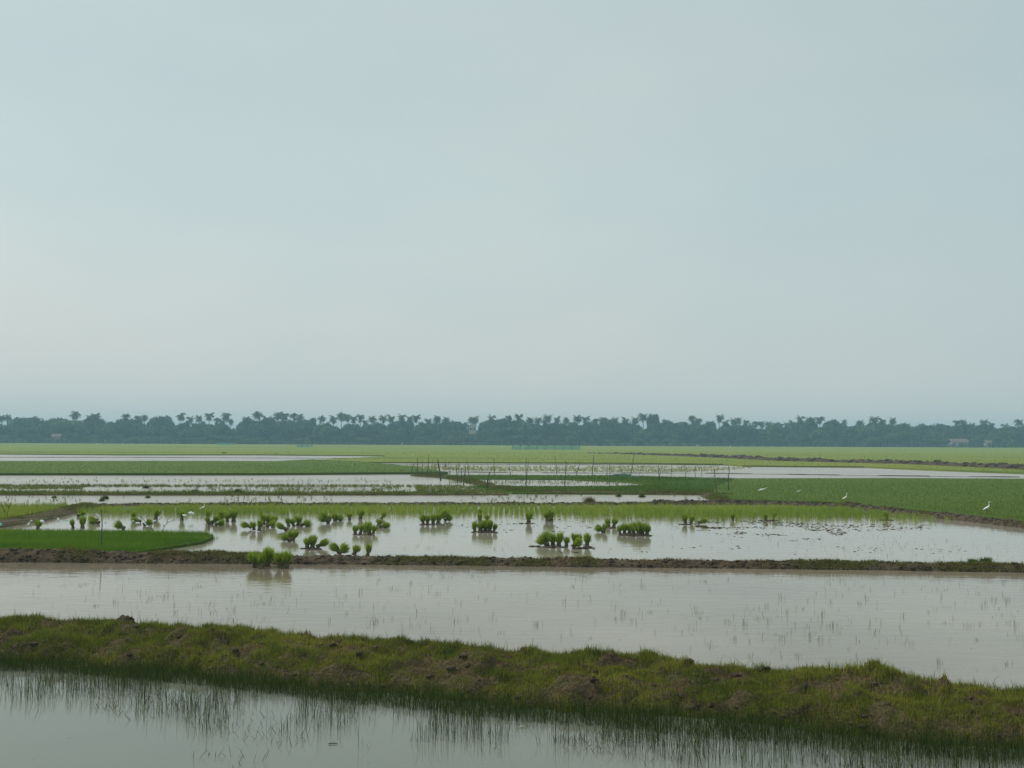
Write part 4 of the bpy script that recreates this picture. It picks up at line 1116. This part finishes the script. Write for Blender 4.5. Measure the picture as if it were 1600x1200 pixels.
for x_ in range(20, 1600, 9):
    xx = x_ + random.uniform(-4, 4)
    if (470 < xx < 1420 or 275 < xx < 360) and min(abs(xx - q_) for q_ in _xs) > 5.5 and len(PALM_X) < 150:
        PALM_X.append((round(xx, 1), 652 + xx / 1600 * 7 + random.uniform(0, 5))); _xs.append(xx)
px_only = [x for x, _ in PALM_X if x != 400]
alab = anchor_labels(px_only)
for i, (x, ty_) in enumerate(PALM_X):
    Y = TL + random.uniform(-14, 8)
    b = Q(x, 694, Y); top = Q(x, ty_ - .5 + random.uniform(-2.5, 2.5), Y).z
    k = i % 8
    o = empty('coconut_palm', (b.x, Y, .1), (0, 0, random.uniform(0, 6.28)), (top * random.uniform(.78, 1.2), top * random.uniform(.78, 1.2), top))
    link('trunk', PALMS[k][0], None, o); link('crown', PALMS[k][1], None, o)
    lab = 'tallest coconut palm on the skyline, above the round dark tree' if x == 400 else f'far coconut palm, {alab[x]}'
    tag(o, lab, 'palm tree', 'coconut palms along the far tree line')

# broadleaf: (x, halfwidth px, top)
DOMES = [(38, 30, 648), (90, 32, 647), (146, 16, 648), (168, 22, 654), (205, 26, 649), (252, 20, 648), (285, 18, 656), (318, 18, 658), (345, 18, 656), (392, 26, 650), (416, 24, 650), (440, 22, 652), (478, 20, 651), (505, 18, 656), (545, 20, 660), (590, 22, 657), (628, 24, 652), (665, 22, 655), (696, 20, 654), (716, 22, 658), (765, 24, 652), (800, 20, 652), (835, 22, 656), (866, 20, 655), (895, 22, 655), (925, 20, 654), (955, 20, 655), (985, 20, 654), (1022, 14, 643), (1045, 18, 654), (1064, 18, 655), (1085, 16, 656), (1103, 18, 657), (1135, 20, 658), (1165, 18, 660), (1207, 16, 661), (1232, 14, 663), (1262, 20, 654), (1302, 22, 653), (1338, 18, 659), (1372, 20, 657), (1405, 22, 659), (1432, 18, 661), (1468, 24, 656), (1506, 20, 657), (1540, 20, 658), (1580, 22, 664), (1615, 22, 660), (-20, 24, 652), (1650, 24, 662)]
front = []
x = -55
while x < 1665:
    base_top = 660 + (x / 1600) * 7
    front.append((x, random.uniform(15, 24), base_top + random.uniform(-4, 8)))
    x += random.uniform(17, 27)
low = []
x = -50
while x < 1660:
    low.append((x, random.uniform(10, 17), 677 + (x / 1600) * 7 + random.uniform(-4, 4)))
    x += random.uniform(24, 40)
def put_tree(x, hw, ty_, Y, i, label, group, zlow=.1):
    b = Q(x, 694, Y); top = Q(x, ty_, Y).z; rx = 1.45 * hw / FPX * Y
    o = empty('broadleaf_tree', (b.x, Y, .1), (0, 0, random.uniform(0, 6.28)), (rx, rx * .8, top * (random.uniform(1.03, 1.13) if top > 9 else 1.05)))
    link('trunk', TRUNKS[i % 3], None, o); link('crown', CROWNS[i % 7], None, o)
    return tag(o, label, 'tree', group)
dl = anchor_labels([d[0] for d in DOMES if d[0] != 1022])
for i, (x, hw, ty_) in enumerate(DOMES):
    lab = 'tall feathery high-crowned tree rising above its neighbours on the skyline' if x == 1022 else f'round tree on the skyline, {dl[x]}'
    put_tree(x, hw, ty_, TL + random.uniform(-2, 14), i, lab, 'large round-crowned trees of the far tree line')
fl = anchor_labels([d[0] for d in front])
for i, (x, hw, ty_) in enumerate(front):
    if abs(x - 738) < 14: ty_ = max(ty_, 675)
    if 1484 < x < 1552: ty_ = max(ty_, 675)
    put_tree(x, hw, ty_, TL - 22 + random.uniform(-6, 5), i + 3, f'mid-height tree below the skyline, {fl[x]}', 'mid-height trees of the far tree line')
ll = anchor_labels([d[0] for d in low])
for i, (x, hw, ty_) in enumerate(low):
    if 1484 < x < 1514 or abs(x - 87) < 8: continue
    put_tree(x, hw, ty_, TL - 34 + random.uniform(-4, 3), i + 5, f'low bushy tree in front, {ll[x]}', 'low bushy trees at the foot of the far tree line')
# undergrowth
n = 30000
X = rng.uniform(-330, 330, n); Y = TL - 40 + rng.uniform(-3, 24, n)
hcap = 1.0 + 2.6 * fbm(X * .05, X * 0, 201, 4) ** 1.5
Z = rng.uniform(0, 1, n) * hcap
nrm = rng.normal(0, 1, (n, 3)); nrm /= np.linalg.norm(nrm, axis=1)[:, None]
t1 = np.cross(nrm, rng.normal(0, 1, (n, 3))); t1 /= np.linalg.norm(t1, axis=1)[:, None]; t2 = np.cross(nrm, t1)
s = rng.uniform(.3, .6, n)[:, None]; c = np.stack([X, Y, Z], 1)
V = np.stack([c - t1 * s, c - t2 * s * .7, c + t1 * s, c + t2 * s * .7], 1).reshape(-1, 3)
C = np.repeat(mixcol(n, (.045, .08, .025), (.10, .14, .045)), 4, 0)
tag(link('undergrowth', mesh_from('undergrowth', V, [np.arange(4 * n).reshape(-1, 4)], cols=C), M['tree_leaf']), 'thick undergrowth along the foot of the far tree line', 'undergrowth', kind='stuff')

# ------------------------------------------------------------------ far houses, nets
def box_mesh(name, x0, x1, y0, y1, z0, z1, mat, parent):
    V = np.array([(x, y, z) for z in (z0, z1) for y in (y0, y1) for x in (x0, x1)])
    F = [(0, 1, 5, 4), (1, 3, 7, 5), (3, 2, 6, 7), (2, 0, 4, 6), (4, 5, 7, 6), (0, 2, 3, 1)]
    return link(name, mesh_from(name, V, F), mat, parent)
def gable(name, x0, x1, y0, y1, z0, z1, mat, parent, t=.15):
    ym = (y0 + y1) / 2
    V = []
    for x in (x0, x1):
        V += [(x, y0, z0), (x, ym, z1), (x, y1, z0), (x, y0, z0 + t), (x, ym, z1 + t), (x, y1, z0 + t)]
    F = [(0, 1, 7, 6), (1, 2, 8, 7), (3, 9, 10, 4), (4, 10, 11, 5), (0, 6, 9, 3), (2, 5, 11, 8), (0, 3, 4, 1), (1, 4, 5, 2), (6, 7, 10, 9), (7, 8, 11, 10)]
    return link(name, mesh_from(name, np.array(V), F), mat, parent)
M['cream'] = plain_mat('cream', (.50, .40, .28), var=.06, scale=1)
M['pale'] = plain_mat('pale', (.36, .35, .32), var=.1, scale=1)
M['pink'] = plain_mat('pink', (.3, .22, .20), var=.1, scale=1)
M['tile'] = plain_mat('tile', (.12, .08, .065), var=.2, scale=2)
M['thatch'] = plain_mat('thatch', (.14, .12, .09), var=.2, scale=2)
M['window'] = plain_mat('window', (.03, .035, .04), rough=.3, var=.1)
def house(px, Y, w, d, h, wall, roofm, nwin, storeys, label, flat=False):
    b = Q(px, 694, Y)
    r = empty('house', (b.x, Y, .05)); tag(r, label, 'house')
    box_mesh('wall', -w / 2, w / 2, 0, d, 0, h, wall, r)
    if flat: box_mesh('roof', -w / 2 - .3, w / 2 + .3, -.3, d + .3, h + .003, h + .35, wall, r)
    else: gable('roof', -w / 2 - .4, w / 2 + .4, -.5, d + .5, h - .1, h + d * .28, roofm, r)
    for s_ in range(storeys):
        for i in range(nwin):
            x_ = -w / 2 + w * (i + .5) / nwin; z_ = h / storeys * s_ + .9
            box_mesh('window', x_ - .4, x_ + .4, -.06, -.003, z_, z_ + 1.1, M['window'], r)
    box_mesh('door', w * .08, w * .08 + .9, -.09, -.064, 0, 2.0, M['tile'], r)
house(738, TL - 12, 3.4, 6, 9.6, M['cream'], M['tile'], 2, 3, 'tall narrow cream house showing between the trees near the centre', True)
house(1500, TL - 40, 7.8, 5, 2.6, M['pale'], M['thatch'], 3, 1, 'long pale low house at the foot of the trees on the right')
house(1545, TL - 42, 2.6, 3, 2.4, M['pale'], M['thatch'], 1, 1, 'small pale hut right of the long low house')
house(87, TL - 38, 4.0, 4, 3.2, M['pink'], M['tile'], 2, 1, 'pinkish house half hidden in the trees at the left')

def far_net(x0, x1, by, h, label, nposts, mat='net_teal'):
    r = empty('net_fence', P((x0 + x1) / 2, by)); tag(r, label, 'net fence')
    xs = np.linspace(x0, x1, nposts); pts = [P(x, by + (x - x0) * .002) for x in xs]
    net_panel(pts, [h] * nposts, M[mat], r)
    for p_ in pts:
        o = tube('post', [p_ - Vector((0, 0, .1)), p_ + Vector((0, 0, h + .1))], .04, M['pole'], seg=5); o.parent = r; o.matrix_parent_inverse = Matrix.Translation(-r.location)
far_net(800, 906, 703.5, 1.3, 'long teal net fence on the far field right of centre', 9)
far_net(464, 488, 699.5, 1.0, 'short teal net fence on the far field left of centre', 4)
far_net(338, 367, 695.5, 1.1, 'faint teal net fence right under the palms at the left', 4)
# white egrets far away (seen as dots)
for x, y, lab in [(628, 697, 'tiny far egret at the foot of the trees, left of the cream house'), (1090, 699, 'tiny far egret in front of the trees, right of centre'), (1141, 701.5, 'tiny far egret in the far field below the palms, right of the other')]:
    egret(x, y, 1.5 if x != 1141 else 1.3, 1, 'tall', lab, .1)

# ------------------------------------------------------------------ haze
hz = bpy.data.materials.new('haze'); hz.use_nodes = True
n_ = hz.node_tree; n_.nodes.clear()
ho = n_.nodes.new('ShaderNodeOutputMaterial'); pv = n_.nodes.new('ShaderNodeVolumePrincipled')
pv.inputs['Color'].default_value = (0.48, 0.83, 1.0, 1)
pv.inputs['Density'].default_value = 0.00074
pv.inputs['Anisotropy'].default_value = 0.0
n_.links.new(pv.outputs[0], ho.inputs['Volume'])
V = np.array([(x, y, z) for z in (-1.5, 24) for y in (-70, 3010) for x in (-2510, 2510)])
F = [(0, 1, 5, 4), (1, 3, 7, 5), (3, 2, 6, 7), (2, 0, 4, 6), (4, 5, 7, 6), (0, 2, 3, 1)]
tag(link('haze', mesh_from('haze', V, F), hz), 'pale blue humid haze over the fields', 'haze', kind='stuff')
